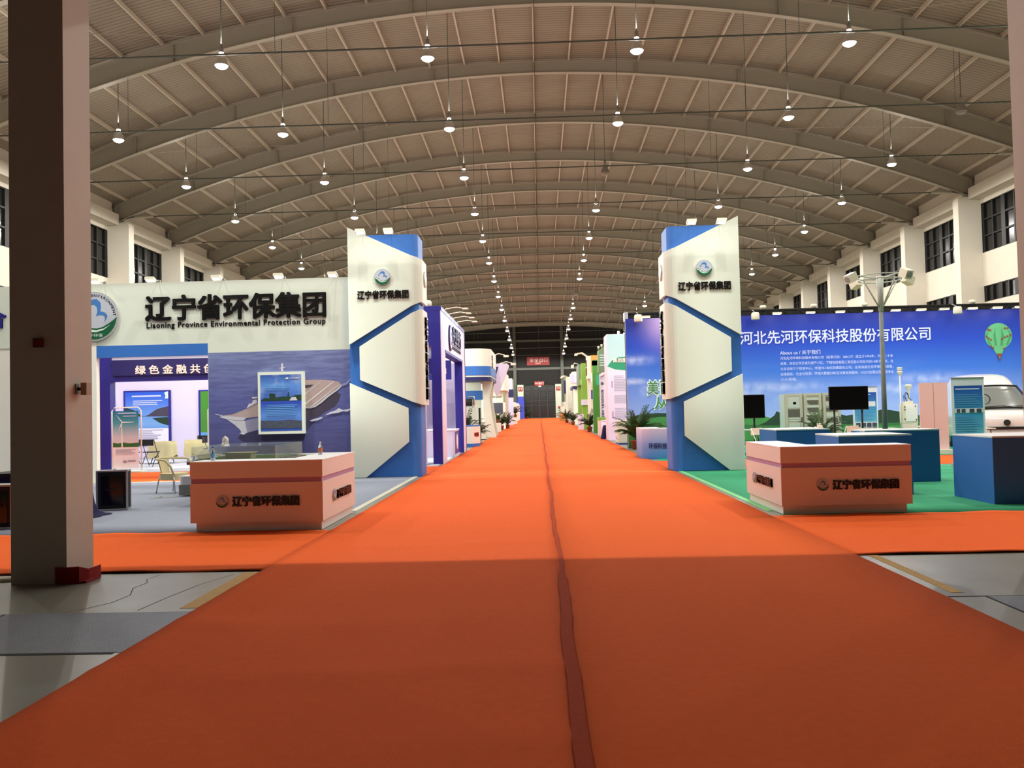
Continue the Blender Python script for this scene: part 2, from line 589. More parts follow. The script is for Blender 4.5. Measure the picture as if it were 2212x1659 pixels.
def deck_mat():
    m = mat('ribbed_roof_sheet', (152, 143, 128), .75)
    nt = m.node_tree
    b = nt.nodes['Principled BSDF']
    tc = nt.nodes.new('ShaderNodeTexCoord')
    wv = nt.nodes.new('ShaderNodeTexWave')
    wv.bands_direction = 'Y'
    wv.inputs['Scale'].default_value = 1.25
    wv.inputs['Distortion'].default_value = 0
    nt.links.new(tc.outputs['Object'], wv.inputs['Vector'])
    cr = nt.nodes.new('ShaderNodeValToRGB')
    cr.color_ramp.elements[0].position = 0
    cr.color_ramp.elements[0].color = (*lin((138, 126, 110)), 1)
    cr.color_ramp.elements[1].position = .35
    cr.color_ramp.elements[1].color = (*lin((168, 155, 137)), 1)
    nt.links.new(wv.outputs['Fac'], cr.inputs[0])
    n = nt.nodes.new('ShaderNodeTexNoise')
    n.inputs['Scale'].default_value = .35
    nt.links.new(tc.outputs['Object'], n.inputs['Vector'])
    mx = nt.nodes.new('ShaderNodeMix')
    mx.data_type = 'RGBA'
    mx.blend_type = 'MULTIPLY'
    mx.inputs[0].default_value = .35
    nt.links.new(cr.outputs[0], mx.inputs[6])
    nt.links.new(n.outputs['Fac'], mx.inputs[7])
    nt.links.new(mx.outputs[2], b.inputs['Base Color'])
    bp = nt.nodes.new('ShaderNodeBump')
    bp.inputs['Strength'].default_value = .6
    bp.inputs['Distance'].default_value = .03
    nt.links.new(wv.outputs['Fac'], bp.inputs['Height'])
    nt.links.new(bp.outputs['Normal'], b.inputs['Normal'])
    return m
M['deckroof'] = deck_mat()

# ================================================================== the hall
YB = [15 + 8 * i for i in range(17)]          # arch frames, 15 .. 143 m
YEND = 145.0
def drop(y):
    return 4.4e-4 * max(0, y - 39) ** 2
def zb(x, y):                                 # underside of an arch frame
    t = (x / 27.6) ** 2
    return 20.2 - drop(y) * (1 - .5 * t) - 5.75 * t
def hb(x):
    return .56 + .5 * abs(x) / 27.6

mb = MB()
mb.add([(-30, -8, 0), (30, -8, 0), (30, YEND + 1, 0), (-30, YEND + 1, 0)], [(0, 1, 2, 3)])
struct(mb.obj('floor', M['concrete']))

XS = [-28.3 + 56.6 * i / 56 for i in range(57)]
ys = [-8, 0, 7] + YB + [YEND + 1]
mb = MB()
vs, fs = [], []
for y in ys:
    vs += [(x, y, zb(x, y) + hb(x) + .24) for x in XS]
n = len(XS)
for j in range(len(ys) - 1):
    fs += [(j * n + i, (j + 1) * n + i, (j + 1) * n + i + 1, j * n + i + 1) for i in range(n - 1)]
mb.add(vs, fs)
struct(mb.obj('ceiling', M['deckroof']))

for y in YB:
    mb = MB()
    xs = [-27.6 + 55.2 * i / 48 for i in range(49)]
    web, fl = [], []
    for x in xs:
        z = zb(x, y)
        web.append((x, z, z + hb(x)))
    for (xa, za, ta), (xb_, zb2, tb) in zip(web, web[1:]):
        mb.add([(xa, y - .01, za), (xb_, y - .01, zb2), (xb_, y - .01, tb), (xa, y - .01, ta),
                (xa, y + .01, za), (xb_, y + .01, zb2), (xb_, y + .01, tb), (xa, y + .01, ta)],
               [(0, 1, 2, 3), (5, 4, 7, 6)], 0)
        for d0, d1, q0, q1 in ((za, za - .03, zb2, zb2 - .03), (ta, ta + .03, tb, tb + .03)):
            a0, a1 = min(d0, d1), max(d0, d1)
            b0, b1 = min(q0, q1), max(q0, q1)
            mb.add([(xa, y - .15, a0), (xb_, y - .15, b0), (xb_, y + .15, b0), (xa, y + .15, a0),
                    (xa, y - .15, a1), (xb_, y - .15, b1), (xb_, y + .15, b1), (xa, y + .15, a1)],
                   [(3, 2, 1, 0), (4, 5, 6, 7), (0, 1, 5, 4), (2, 3, 7, 6)], 1)
    for x in (-27.6, 27.6):
        mb.box(x - .03, x + .03, y - .15, y + .15, zb(x, y), zb(x, y) + hb(x), 0)
    for k in range(-4, 5):                     # field splices
        x = k * 5.6
        mb.box(x - .015, x + .015, y - .14, y + .14, zb(x, y), zb(x, y) + hb(x), 0)
    struct(mb.obj('roof_beam', [M['roof_beam'], M['flange']]))

for k in range(-14, 15):
    x = k * 1.92
    mb = MB()
    for a, b_ in zip([7] + YB, YB + [YEND]):
        za, zc = zb(x, a) + hb(x) + .03, zb(x, b_) + hb(x) + .03
        x0, x1 = x - .04, x + .04
        mb.add([(x0, a, za), (x1, a, za), (x1, b_, zc), (x0, b_, zc),
                (x0, a, za + .2), (x1, a, za + .2), (x1, b_, zc + .2), (x0, b_, zc + .2)],
               [(0, 3, 2, 1), (4, 5, 6, 7), (0, 4, 7, 3), (1, 2, 6, 5)])
    struct(mb.obj('purlin_beam', M['purlin']))

for y in YB[1:]:                               # tension rods with their end sleeves
    z = 14.95 - 3.5e-4 * max(0, y - 31) ** 2
    mb = MB()
    mb.tube([(-26.5, y, z), (26.5, y, z)], .035, 6, 0)
    for s in (-1, 1):
        mb.tube([(s * 25.1, y, z), (s * 25.5, y, z), (s * 26.0, y, z), (s * 26.4, y, z)], [.08, .11, .11, .08], 8, 1)
        mb.tube([(s * 26.4, y, z), (s * 27.3, y, zb(27.3, y) + .1)], .05, 6, 0)
    for x in (-19, -9.6, 0, 9.6, 19):
        mb.tube([(x, y, z), (x, y, zb(x, y))], .01, 5, 0)
    struct(mb.obj('tie_beam', [M['girt'], M['flange']]))

# wind bracing between the outer purlins
for s in (-1, 1):
    for a in (31, 47, 63):
        mb = MB()
        p = [(s * (25.9 - 10.4 * t), a + .2 + 7.6 * t, zb(25.9 - 10.4 * t, a + 8 * t) + hb(25.9 - 10.4 * t) - .05) for t in (0, .25, .5, .75, 1)]
        mb.tube(p, .018, 5)
        struct(mb.obj('bracing_beam', M['flange']))

# long walls: bands, eaves beams, columns and two tiers of night-black windows
nw = 0
for s, nm in ((-1, 'wall_left'), (1, 'wall_right')):
    mb = MB()
    for z0, z1 in ((0, 7.62), (8.62, 10.72)):
        mb.box(s * 28, s * 28.4, -8, YEND, z0, z1)
    for i, y in enumerate([7] + YB[:-1]):
        top = 13.85 - .13 * max(0, (y - 47) / 8)
        mb.box(s * 28, s * 28.4, y, y + 8, top, zb(28, y + 4) + hb(28) + .2)
    mb.box(s * 28, s * 28.4, -8, 7, 8.62, 15.9)
    mb.box(s * 28.3, s * 28.5, -8, YEND, 7, 14)
    struct(mb.obj(nm, M['wall']))
    for i, y in enumerate(YB[:-1]):
        d = .13 * max(0, (y - 47) / 8)
        mb = MB()
        mb.box(s * 27.25, s * 28, y + .35, y + 8 - .35, 14.15 - d, 14.85 - d, 0)
        mb.box(s * 27.7, s * 28, y + .35, y + 8 - .35, 14.98 - d, 15.9 - d, 0)
        struct(mb.obj('eaves_beam', M['wall']))
    for y in YB:
        mb = MB()
        d = .5 * drop(y)
        mb.box(s * 26.6, s * 28.02, y - .35, y + .35, 0, 14.32 - d)
        mb.box(s * 26.75, s * 27.9, y - .3, y + .3, 14.32 - d, 14.4 - d)
        struct(mb.obj('wall_column', M['wall']))
    for i, y in enumerate(YB[3:13]):
        d = .13 * max(0, (y - 47) / 8)
        for z0, z1, nv, nh in ((10.72, 13.85 - d, 6, 3), (7.62, 8.62, 8, 1)):
            nw += 1
            mb = MB()
            ya, yb = y + .36, y + 7.64
            for k in range(nv + 1):
                q = ya + (yb - ya) * k / nv
                wd = .22 if k % 2 == 0 else .07
                mb.box(s * 28.05, s * 28.15, max(ya, q - wd), min(yb, q + wd), z0, z1)
            for k in range(nh + 1):
                q = z0 + (z1 - z0) * k / nh
                mb.box(s * 28.06, s * 28.14, ya, yb, max(z0, q - .05), min(z1, q + .05))
            wo = struct(mb.obj('window_%d' % nw, M['winframe']))
            mb = MB()
            mb.box(s * 28.16, s * 28.18, ya, yb, z0, z1)
            mb.obj('pane', M['glassdark'], wo)

# far gable wall
mb = MB()
mb.box(-30, 30, YEND, YEND + .4, 0, 18.5)
struct(mb.obj('wall_back', M['dark']))
for x in (-23.5, -13.7, -4.15, 3.85, 13.6, 23.4):
    mb = MB()
    mb.box(x - .25, x + .25, YEND - .5, YEND, 0, zb(x, YEND) + .3)
    struct(mb.obj('gable_column', M['girt']))
for z in (8.35, 13.1):
    mb = MB()
    mb.box(-28, 28, YEND - .25, YEND, z - .2, z + .2)
    struct(mb.obj('gable_beam', M['girt']))
for s, x0, x1 in ((-1, -10.5, -4.4), (1, 4.1, 10)):
    mb = MB()
    mb.box(x0, x1, YEND - .7, YEND - .3, 0, 6.6)
    struct(mb.obj('side_partition', mat('grey_green_plaster', (128, 142, 112), .8)))
for x0, x1 in ((-3.75, -2.75), (2.6, 3.6)):
    mb = MB()
    mb.box(x0, x1, YEND - 1.2, YEND, 0, 5.65)
    struct(mb.obj('door_pillar', M['pillar']))
# folding dock door: four leaves below a grid of glazed panels
mb = MB()
mb.box(-2.75, 2.6, YEND - .45, YEND - .3, 0, 5.6)
door = struct(mb.obj('door_1', M['dark']))
mb = MB()
fr = south(YEND - .45)
dw = 5.35 / 4
for i in range(5):
    mb.rect(fr, -2.75 + dw * i - .06, -2.75 + dw * i + .06, 0, 5.6, 0, .05)
for z in (.05, 2.15, 2.9, 3.75, 4.55, 5.4):
    mb.rect(fr, -2.75, 2.6, z - .05, z + .05, 0, .06)
mb.obj('door_frame', M['doorframe'], door)
mb = MB()
for i in range(4):
    for z0, z1 in ((.3, 2.0), (2.25, 2.8), (3.0, 3.65), (3.85, 4.45), (4.65, 5.3)):
        mb.rect(fr, -2.75 + dw * i + .14, -2.75 + dw * (i + 1) - .14, z0, z1, 0, .02)
mb.obj('pane', M['glassdark'], door)

# entrance gallery over the camera: the slab that keeps the hall lamps off the near carpet
mb = MB()
mb.box(-30, 30, -8, 13.2, 8.35, 8.75)
struct(mb.obj('gallery_slab', M['gallery']))
mb = MB()
mb.box(-30, 30, -8.4, -8, 0, 22)
struct(mb.obj('wall_front', M['gallery']))
mb = MB()
mb.box(-5.22, -4.68, 8.06, 8.55, 0, 8.35)
struct(mb.obj('entrance_column', M['ctile']))
mb = MB()
mb.box(4.62, 5.16, 8.06, 8.6, 0, 8.35)
struct(mb.obj('entrance_column', M['ctile']))

# ================================================================== hall lamps
ORD = 'first second third fourth fifth sixth seventh eighth ninth tenth eleventh twelfth thirteenth fourteenth'.split()
ZL = [15.2, 15.08, 14.88, 14.63, 14.38, 14.08, 13.72, 13.3, 12.88, 12.45, 11.92, 11.38, 10.82, 10.29]
DEAD = {(2, 1), (7, 1), (1, 3), (7, 2)}

def make_lamp(lit):
    t = thing('high_bay_lamp', 'x', 'lamp')
    mb = MB()
    mb.tube([(0, 0, .75), (0, 0, 1)], .03, 6)
    mb.obj('suspension_rod', M['girt'], t)
    mb = MB()
    mb.lathe([(.001, .8), (.07, .78), (.085, .7), (.085, .5), (.06, .45), (.001, .45)], n=14)
    mb.obj('gear_housing', M['housing'], t)
    mb = MB()
    mb.lathe([(.06, .46), (.13, .4), (.22, .22), (.25, .06), (.265, .03), (.25, .03), (.235, .06), (.2, .22), (.1, .4)], n=20)
    mb.obj('reflector', M['reflector'] if lit else M['housing'], t)
    mb = MB()
    mb.lathe([(.238, .05), (.21, -.02), (.12, -.07), (.001, -.08)], n=20)
    mb.obj('bulb', M['lit'] if lit else M['deadlens'], t)
    if lit:
        mb = MB()
        mb.lathe([(.001, .56), (.088, .55), (.088, .49), (.001, .48)], n=12)
        mb.obj('upper_vent', M['lit'], t)
    return t
LIT, OFF = make_lamp(True), make_lamp(False)
used = {True: False, False: False}
for k in range(-4, 14):
    for j in (-3, -2, -1, 1, 2, 3):
        x = -.109 + 8.07 * (j - .5 if j > 0 else j + .5)
        y = 32.65 + 8 * k
        z = ZL[max(k, 0)] - .02
        lit = (k, j) not in DEAD
        root = LIT if lit else OFF
        side = 'right' if j > 0 else 'left'
        pos = ('nearest', 'second', 'third')[abs(j) - 1]
        row = ORD[k] + ' row' if k >= 0 else ('row above the entrance gallery', 'row over the gallery edge', 'row over the two front counters', 'row just nearer than the first')[k + 4]
        lb = '%s high-bay lamp, %s %s of the aisle, %s' % ('glowing' if lit else 'unlit dull', pos, side, row)
        if k < 0:
            lb = lb.replace('high-bay lamp', 'hall lamp')
        if used[lit]:
            o = dup(root, (x, y, z), 0, lb, 'high-bay lamps under the roof')
        else:
            o = root
            o.location = (x, y, z)
            o['label'] = lb
            o['group'] = 'high-bay lamps under the roof'
            used[lit] = True
        top = zb(x, y) + hb(x) + .232 - z
        rod = [c for c in o.children if c.name.startswith('suspension_rod')][0]
        rod.scale = (.55, .55, 1)
        rod.data = rod.data.copy()
        for v in rod.data.vertices:
            if v.co.z > .9:
                v.co.z = top
        if lit:
            spot((x, y, z - .14), (x, y, 0), LAMP_W * (1.6 if k == -2 else 1), 180, .12, .06, LAMP_C, name='hall_lamp_light')
            spot((x, y, z + .9), (x, y, z + 5), LAMP_W * .09, 170, .3, .06, LAMP_C, name='hall_lamp_spill')

# ================================================================== carpets and floor
def cloth_strip(name, label, x0, x1, y0, y1, m, wav=None, nx=12, ny=12, z=.006, group=None, amp=0, cat='carpet'):
    """laid sheet with a rolled edge of its own; wav lists the edges that ripple"""
    mb = MB()
    rnd = random.Random(len(label))
    ph = [rnd.uniform(0, 6) for _ in range(8)]
    def top(x, y):
        h = z
        if wav and 's' in wav:
            d = (y - y0)
            h += .022 * max(0, 1 - d / .3) * (.5 + .5 * math.sin(x * 4.1 + ph[0]) * math.sin(x * 1.7 + ph[1]))
        if wav and 'n' in wav:
            d = (y1 - y)
            h += .02 * max(0, 1 - d / .25) * (.5 + .5 * math.sin(x * 5.3 + ph[2]) * math.sin(x * 2.1 + ph[3]))
        if amp:
            h += amp * max(0, math.sin(y * 5.2 + .6 * math.sin(x * 1.9 + ph[4]) + ph[5])) ** 8 * (.5 + .5 * math.sin(y * 1.3 + x * .7 + ph[6]))
        return h
    g = [[(x0 + (x1 - x0) * i / nx, y0 + (y1 - y0) * (j / ny)) for i in range(nx + 1)] for j in range(ny + 1)]
    vs = [(x, y, top(x, y)) for r in g for x, y in r]
    n = nx + 1
    fs = [(j * n + i, j * n + i + 1, (j + 1) * n + i + 1, (j + 1) * n + i) for j in range(ny) for i in range(nx)]
    k = len(vs)
    rim = [(0, i) for i in range(n)] + [(j, nx) for j in range(1, ny + 1)] + [(ny, i) for i in range(nx - 1, -1, -1)] + [(j, 0) for j in range(ny - 1, 0, -1)]
    lift = .0 if not wav else .012
    for j, i in rim:
        x, y, zz = vs[j * n + i]
        vs.append((x, y, max(.0005, zz - .006)))
    for a in range(len(rim)):
        b_ = (a + 1) % len(rim)
        ia, ib = rim[a][0] * n + rim[a][1], rim[b_][0] * n + rim[b_][1]
        fs.append((ia, k + a, k + b_, ib))
    mb.add(vs, fs, 0, True)
    o = mb.obj(name, m)
    return tag(o, label, cat, group)

cloth_strip('carpet', 'long orange-red aisle carpet strip, creased one on the left of the seam', -2.965, .0, -2, 143, M['orange'], None, 20, 900, .008, 'orange-red aisle carpets', .011)
cloth_strip('carpet', 'long orange-red aisle carpet strip, smooth one on the right of the seam', .0, 3.03, -2, 143, M['orange2'], None, 6, 100, .008, 'orange-red aisle carpets')
cloth_strip('carpet', 'orange-red carpet crossing in front of the left counter, past the square column', -16, -2.975, 8.55, 11.4, M['orange2'], 'sn', 120, 24, .006, 'orange-red aisle carpets')
cloth_strip('carpet', 'orange-red carpet crossing in front of the right counter with a rippled edge', 3.04, 18, 8.84, 12.0, M['orange'], 'sn', 130, 24, .006, 'orange-red aisle carpets')
cloth_strip('carpet', 'orange-red carpet between the bank stand and the wall with the emblem', -22, -2.975, 20.75, 24.2, M['orange'], None, 8, 8, .006, 'orange-red aisle carpets')
cloth_strip('carpet', 'orange-red carpet between the green floor and the blue sky backdrop', 3.04, 20, 21.2, 24.4, M['orange2'], None, 8, 8, .006, 'orange-red aisle carpets')
cloth_strip('carpet', 'grey carpet under the black speaker cases and the left counter', -16, -3.2, 11.45, 20.49, M['greyc'], None, 10, 10, .004)
cloth_strip('carpet', 'green carpet under the blue display plinths', 3.22, 18, 12.05, 20.9, M['greenc'], None, 10, 10, .004)
cloth_strip('carpet', 'green carpet below the blue sky backdrop and its equipment', 3.3, 19, 24.5, 32.3, M['greenc'], None, 6, 6, .004)
cloth_strip('floor_sheet', 'pale grey floor sheet inside the navy bank stand', -17, -3.1, 24.35, 33, M['palec'], None, 4, 4, .004, cat='floor covering')
for lb, x0, x1, y0, y1, m in (('pale tape along the grey carpet beside the left counter', -3.2, -3.1, 13.6, 20.5, M['edge']),
                              ('pale green tape along the green carpet beside the right tower', 3.12, 3.22, 12.6, 20.9, M['greenedge']),
                              ('white tape across the grey carpet behind the rattan chairs', -16, -3.2, 20.5, 20.56, M['edge'])):
    mb = MB()
    mb.box(x0, x1, y0, y1, .001, .007)
    tag(mb.obj('edging_tape', m), lb, 'tape')
# clear tape down the middle seam, with crinkles that catch the light
mb = MB()
rnd = random.Random(3)
pts = [(.02 + .012 * math.sin(y * .9) - .0 * y, y) for y in [-2 + .35 * i for i in range(415)]]
vs, fs = [], []
for i, (x, y) in enumerate(pts):
    wd = .04 if y < 8 else .022
    a = rnd.uniform(-.008, .008)
    vs += [(x - wd + a, y, .0155 + rnd.uniform(0, .0008)), (x + a, y, .0158 + rnd.uniform(0, .0015)), (x + wd + a, y, .0155 + rnd.uniform(0, .0008))]
for i in range(len(pts) - 1):
    fs += [(3 * i, 3 * i + 1, 3 * i + 4, 3 * i + 3), (3 * i + 1, 3 * i + 2, 3 * i + 5, 3 * i + 4)]
mb.add(vs, fs)
tag(mb.obj('seam_tape', M['tape']), 'crinkled clear tape down the middle seam of the aisle carpet', 'tape')

for lb, x0, x1, y0, y1 in (('grey steel trench cover left of the aisle, next to the carpet edge', -4.48, -2.975, 5.68, 6.83),
                           ('grey steel trench cover in front of the square column, second from the carpet', -6.1, -4.5, 5.68, 6.83),
                           ('grey steel trench cover at the far left end of its row', -8.2, -6.12, 5.68, 6.83),
                           ('grey steel trench cover right of the aisle beside the carpet', 3.35, 4.9, 5.55, 6.92)):
    mb = MB()
    mb.box(x0, x1, y0, y1, .0, .003)
    tag(mb.obj('trench_cover', M['plate']), lb, 'floor cover', 'steel trench covers')
mb = MB()
mb.box(-12, -3.02, 5.64, 5.68, 0, .002)
for i in range(3):
    mb.box(-4.5 - 1.62 * i, -4.48 - 1.62 * i, 5.68, 6.83, 0, .0025)
mb.box(3.05, 12, 6.92, 6.94, 0, .002)
mb.box(3.33, 3.35, 5.5, 6.92, 0, .002)
struct(mb.obj('floor_marking', M['joint']))
for lb, x0, x1, y0, y1 in (('yellow painted floor line right of the aisle beside the carpet', 3.14, 3.24, 7.07, 8.83),
                           ('yellow painted floor line left of the aisle touching the carpet edge', -3.12, -2.98, 6.95, 8.5)):
    mb = MB()
    mb.box(x0, x1, y0, y1, 0, .0025)
    tag(mb.obj('floor_line', M['yellow']), lb, 'floor marking')
# hairline cracks in the concrete
for lb, pts in (('wandering hairline crack in the concrete beside the square column', [(-3.95, 8.45), (-3.98, 8.2), (-3.9, 8.05), (-3.92, 7.8), (-3.8, 7.5), (-3.82, 7.2), (-3.95, 6.95), (-4.05, 6.85)]),
                ('straight hairline crack in the concrete close to the left carpet edge', [(-3.2, 8.4), (-3.35, 7.9), (-3.42, 7.3), (-3.45, 6.9)])):
    mb = MB()
    for (xa, ya), (xb, yb) in zip(pts, pts[1:]):
        mb.add([(xa, ya, .0012), (xa + .008, ya, .0012), (xb + .008, yb, .0012), (xb, yb, .0012)], [(0, 3, 2, 1)])
    tag(mb.obj('floor_crack', M['joint']), lb, 'crack')

# things on and at the left entrance column
t = thing('carpet_remnant', 'dark red carpet remnant folded round the foot of the square column', 'carpet', (-4.68, 8.2, 0))
mb = MB()
prof = [(-.1, -.16), (.02, -.17), (.12, -.14), (.155, -.03), (.16, .1), (.155, .2)]
vs, fs = [], []
for i, (x, y) in enumerate(prof):
    h = .16 if i < 3 else .12
    vs += [(x, y, 0), (x, y, h), (x - .015, y + .02, h), (x - .015, y + .02, 0)]
for i in range(len(prof) - 1):
    for k in range(3):
        fs.append((4 * i + k, 4 * i + 4 + k, 4 * i + 5 + k, 4 * i + 1 + k))
fs += [(0, 1, 2, 3), tuple(4 * (len(prof) - 1) + k for k in (3, 2, 1, 0))]
mb.add(vs, fs, 0, False)
mb.obj('wrapped_sheet', M['maroon'], t)
mb = MB()
mb.box(.0, .18, -.12, .12, .001, .02)
mb.obj('flap', M['maroon'], t)
t = thing('call_point', 'small dark red box on the shaded face of the square column', 'fire alarm', (-4.93, 8.06, 2.3))
MB().rbox(-.045, .045, -.045, 0, -.04, .045, .012).obj('casing', M['box_red'], t)
MB().rect(south(-.045), -.03, .03, -.028, .03, 0, .004).obj('front_plate', M['maroon'], t)
t = thing('beam_detector', 'tan detector box with bracket on the lit face of the square column', 'detector', (-4.68, 8.3, 1.86))
MB().box(0, .012, -.07, -.01, -.05, .05).obj('wall_plate', M['grey'], t)
MB().tube([(.01, -.04, 0), (.05, -.03, 0)], .015, 8).obj('bracket', M['rubber'], t)
MB().rbox(.04, .1, -.05, .06, -.06, .06, .012).obj('casing', M['box_tan'], t)
t = thing('white_conduit', 'pale cable conduits lying on the floor left of the square column', 'conduit', (-5.6, 8.2, 0))
for i in range(2):
    MB().tube([(.3, .05 + .07 * i, .02), (-.6, -.3 + .07 * i, .02), (-1.6, -.5 + .07 * i, .02)], .018, 8).obj('tube', M['offwhite'], t)

# ================================================================== emblem used on the wall, towers and counters
def emblem(parent, fr, r, thick=.03, ring=False, name='emblem'):
    mats = [M['logo_rim'], M['logo_grey'], M['logo_green'], M['logo_white'], M['logo_blue']]
    mb = MB()
    mb.disc(fr, 0, 0, r, 0, thick, 0, 40)
    mb.disc(fr, 0, 0, r * .96, thick, thick + .002, 1, 40)
    e = thick + .002
    wave = [(-.93, -.1), (-.8, -.04), (-.67, -.05), (-.5, -.17), (-.3, -.36), (-.1, -.47), (.1, -.49), (.35, -.44), (.6, -.3), (.8, -.16), (.94, -.03)]
    arc = [(.94 * math.cos(math.radians(a)), .94 * math.sin(math.radians(a))) for a in range(-6, -174, -12)]
    mb.prism([(u * r, v * r) for u, v in wave + arc], fr, e, e + .002, 2)
    band = [(-.9, -.19), (-.8, -.1), (-.67, -.12), (-.5, -.24), (-.3, -.43), (-.1, -.53), (.1, -.56), (.4, -.5), (.7, -.33), (.4, -.55), (.1, -.64), (-.1, -.63), (-.3, -.56), (-.5, -.4), (-.65, -.24), (-.8, -.2)]
    mb.prism([(u * r, v * r) for u, v in band], fr, e + .002, e + .004, 3)
    bird = [(-.54, .31), (-.44, .25), (-.34, .43), (-.22, .6), (-.04, .69), (.13, .7), (.27, .57), (.3, .4), (.27, .2), (.37, .18), (.49, .13), (.56, .01), (.52, -.1), (.4, -.27), (.46, -.14), (.45, -.03), (.37, .04), (.22, .04), (.09, .0), (.15, .2), (.13, .36), (.02, .47), (-.14, .45), (-.28, .38), (-.38, .2), (-.42, .07)]
    mb.prism([(u * r, v * r) for u, v in bird], fr, e, e + .002, 4)
    o = mb.obj(name, mats, parent)
    if ring:
        s = 'LIAONING ENVIRONMENT'
        for i, ch in enumerate(s):
            if ch == ' ':
                continue
            a = math.radians(176 - 172 * i / (len(s) - 1))
            c = fr(r * .85 * math.cos(a), r * .85 * math.sin(a), 0)
            q = Fr(c, fr.r * math.sin(a) - fr.u * math.cos(a), fr.r * math.cos(a) + fr.u * math.sin(a))
            wd = .052 if ch != 'I' else .016
            text('ring_letter', ch, M['black'], o, q, -wd * r, wd * r, -.055 * r, .055 * r, .002, .01, e)
        text('ring_letter', '辽宁环保', M['logo_white'], o, fr, -.36 * r, .36 * r, -.84 * r, -.7 * r, .002, .008, e + .002)
    return o
NAME = '辽宁省环保集团'

# ================================================================== left stand: wall with sign and ship mural
t = thing('exhibition_wall', 'white stand wall with black company sign, round emblem and ship mural', 'stand wall', (0, 0, 0))
Y0 = 20.6
MB().box(-14.2, -4.62, Y0, Y0 + .14, 3.345, 4.87).obj('fascia', M['white'], t)
MB().box(-8.19, -4.62, Y0, Y0 + .14, .6201, 3.3449).obj('mural_panel', M['white'], t)
MB().box(-8.19, -4.62, Y0, Y0 + .14, 0, .62).obj('lower_panel', M['white'], t)
MB().box(-10.94, -8.19, Y0 - .002, Y0 + .14, 3.06, 3.345).obj('lintel', M['blue'], t)
mb = MB()
mb.box(-14.2, -10.95, Y0 + .02, Y0 + .14, 0, 3.345)
mb.box(-12.4, -10.95, Y0 - .01, Y0 + .02, 0, 3.45)
mb.obj('side_panel', M['cream'], t)
sea = ramp_mat('printed_sea', 2, .6, 3.1, [(0, (74, 72, 120)), (.5, (92, 98, 160)), (1, (126, 138, 186))],
               wave=dict(scale=(2.2, 1, 16), band=(.42, .62), amount=.35, color=(58, 58, 112)))
sx = lambda x: x
ship = south(Y0)
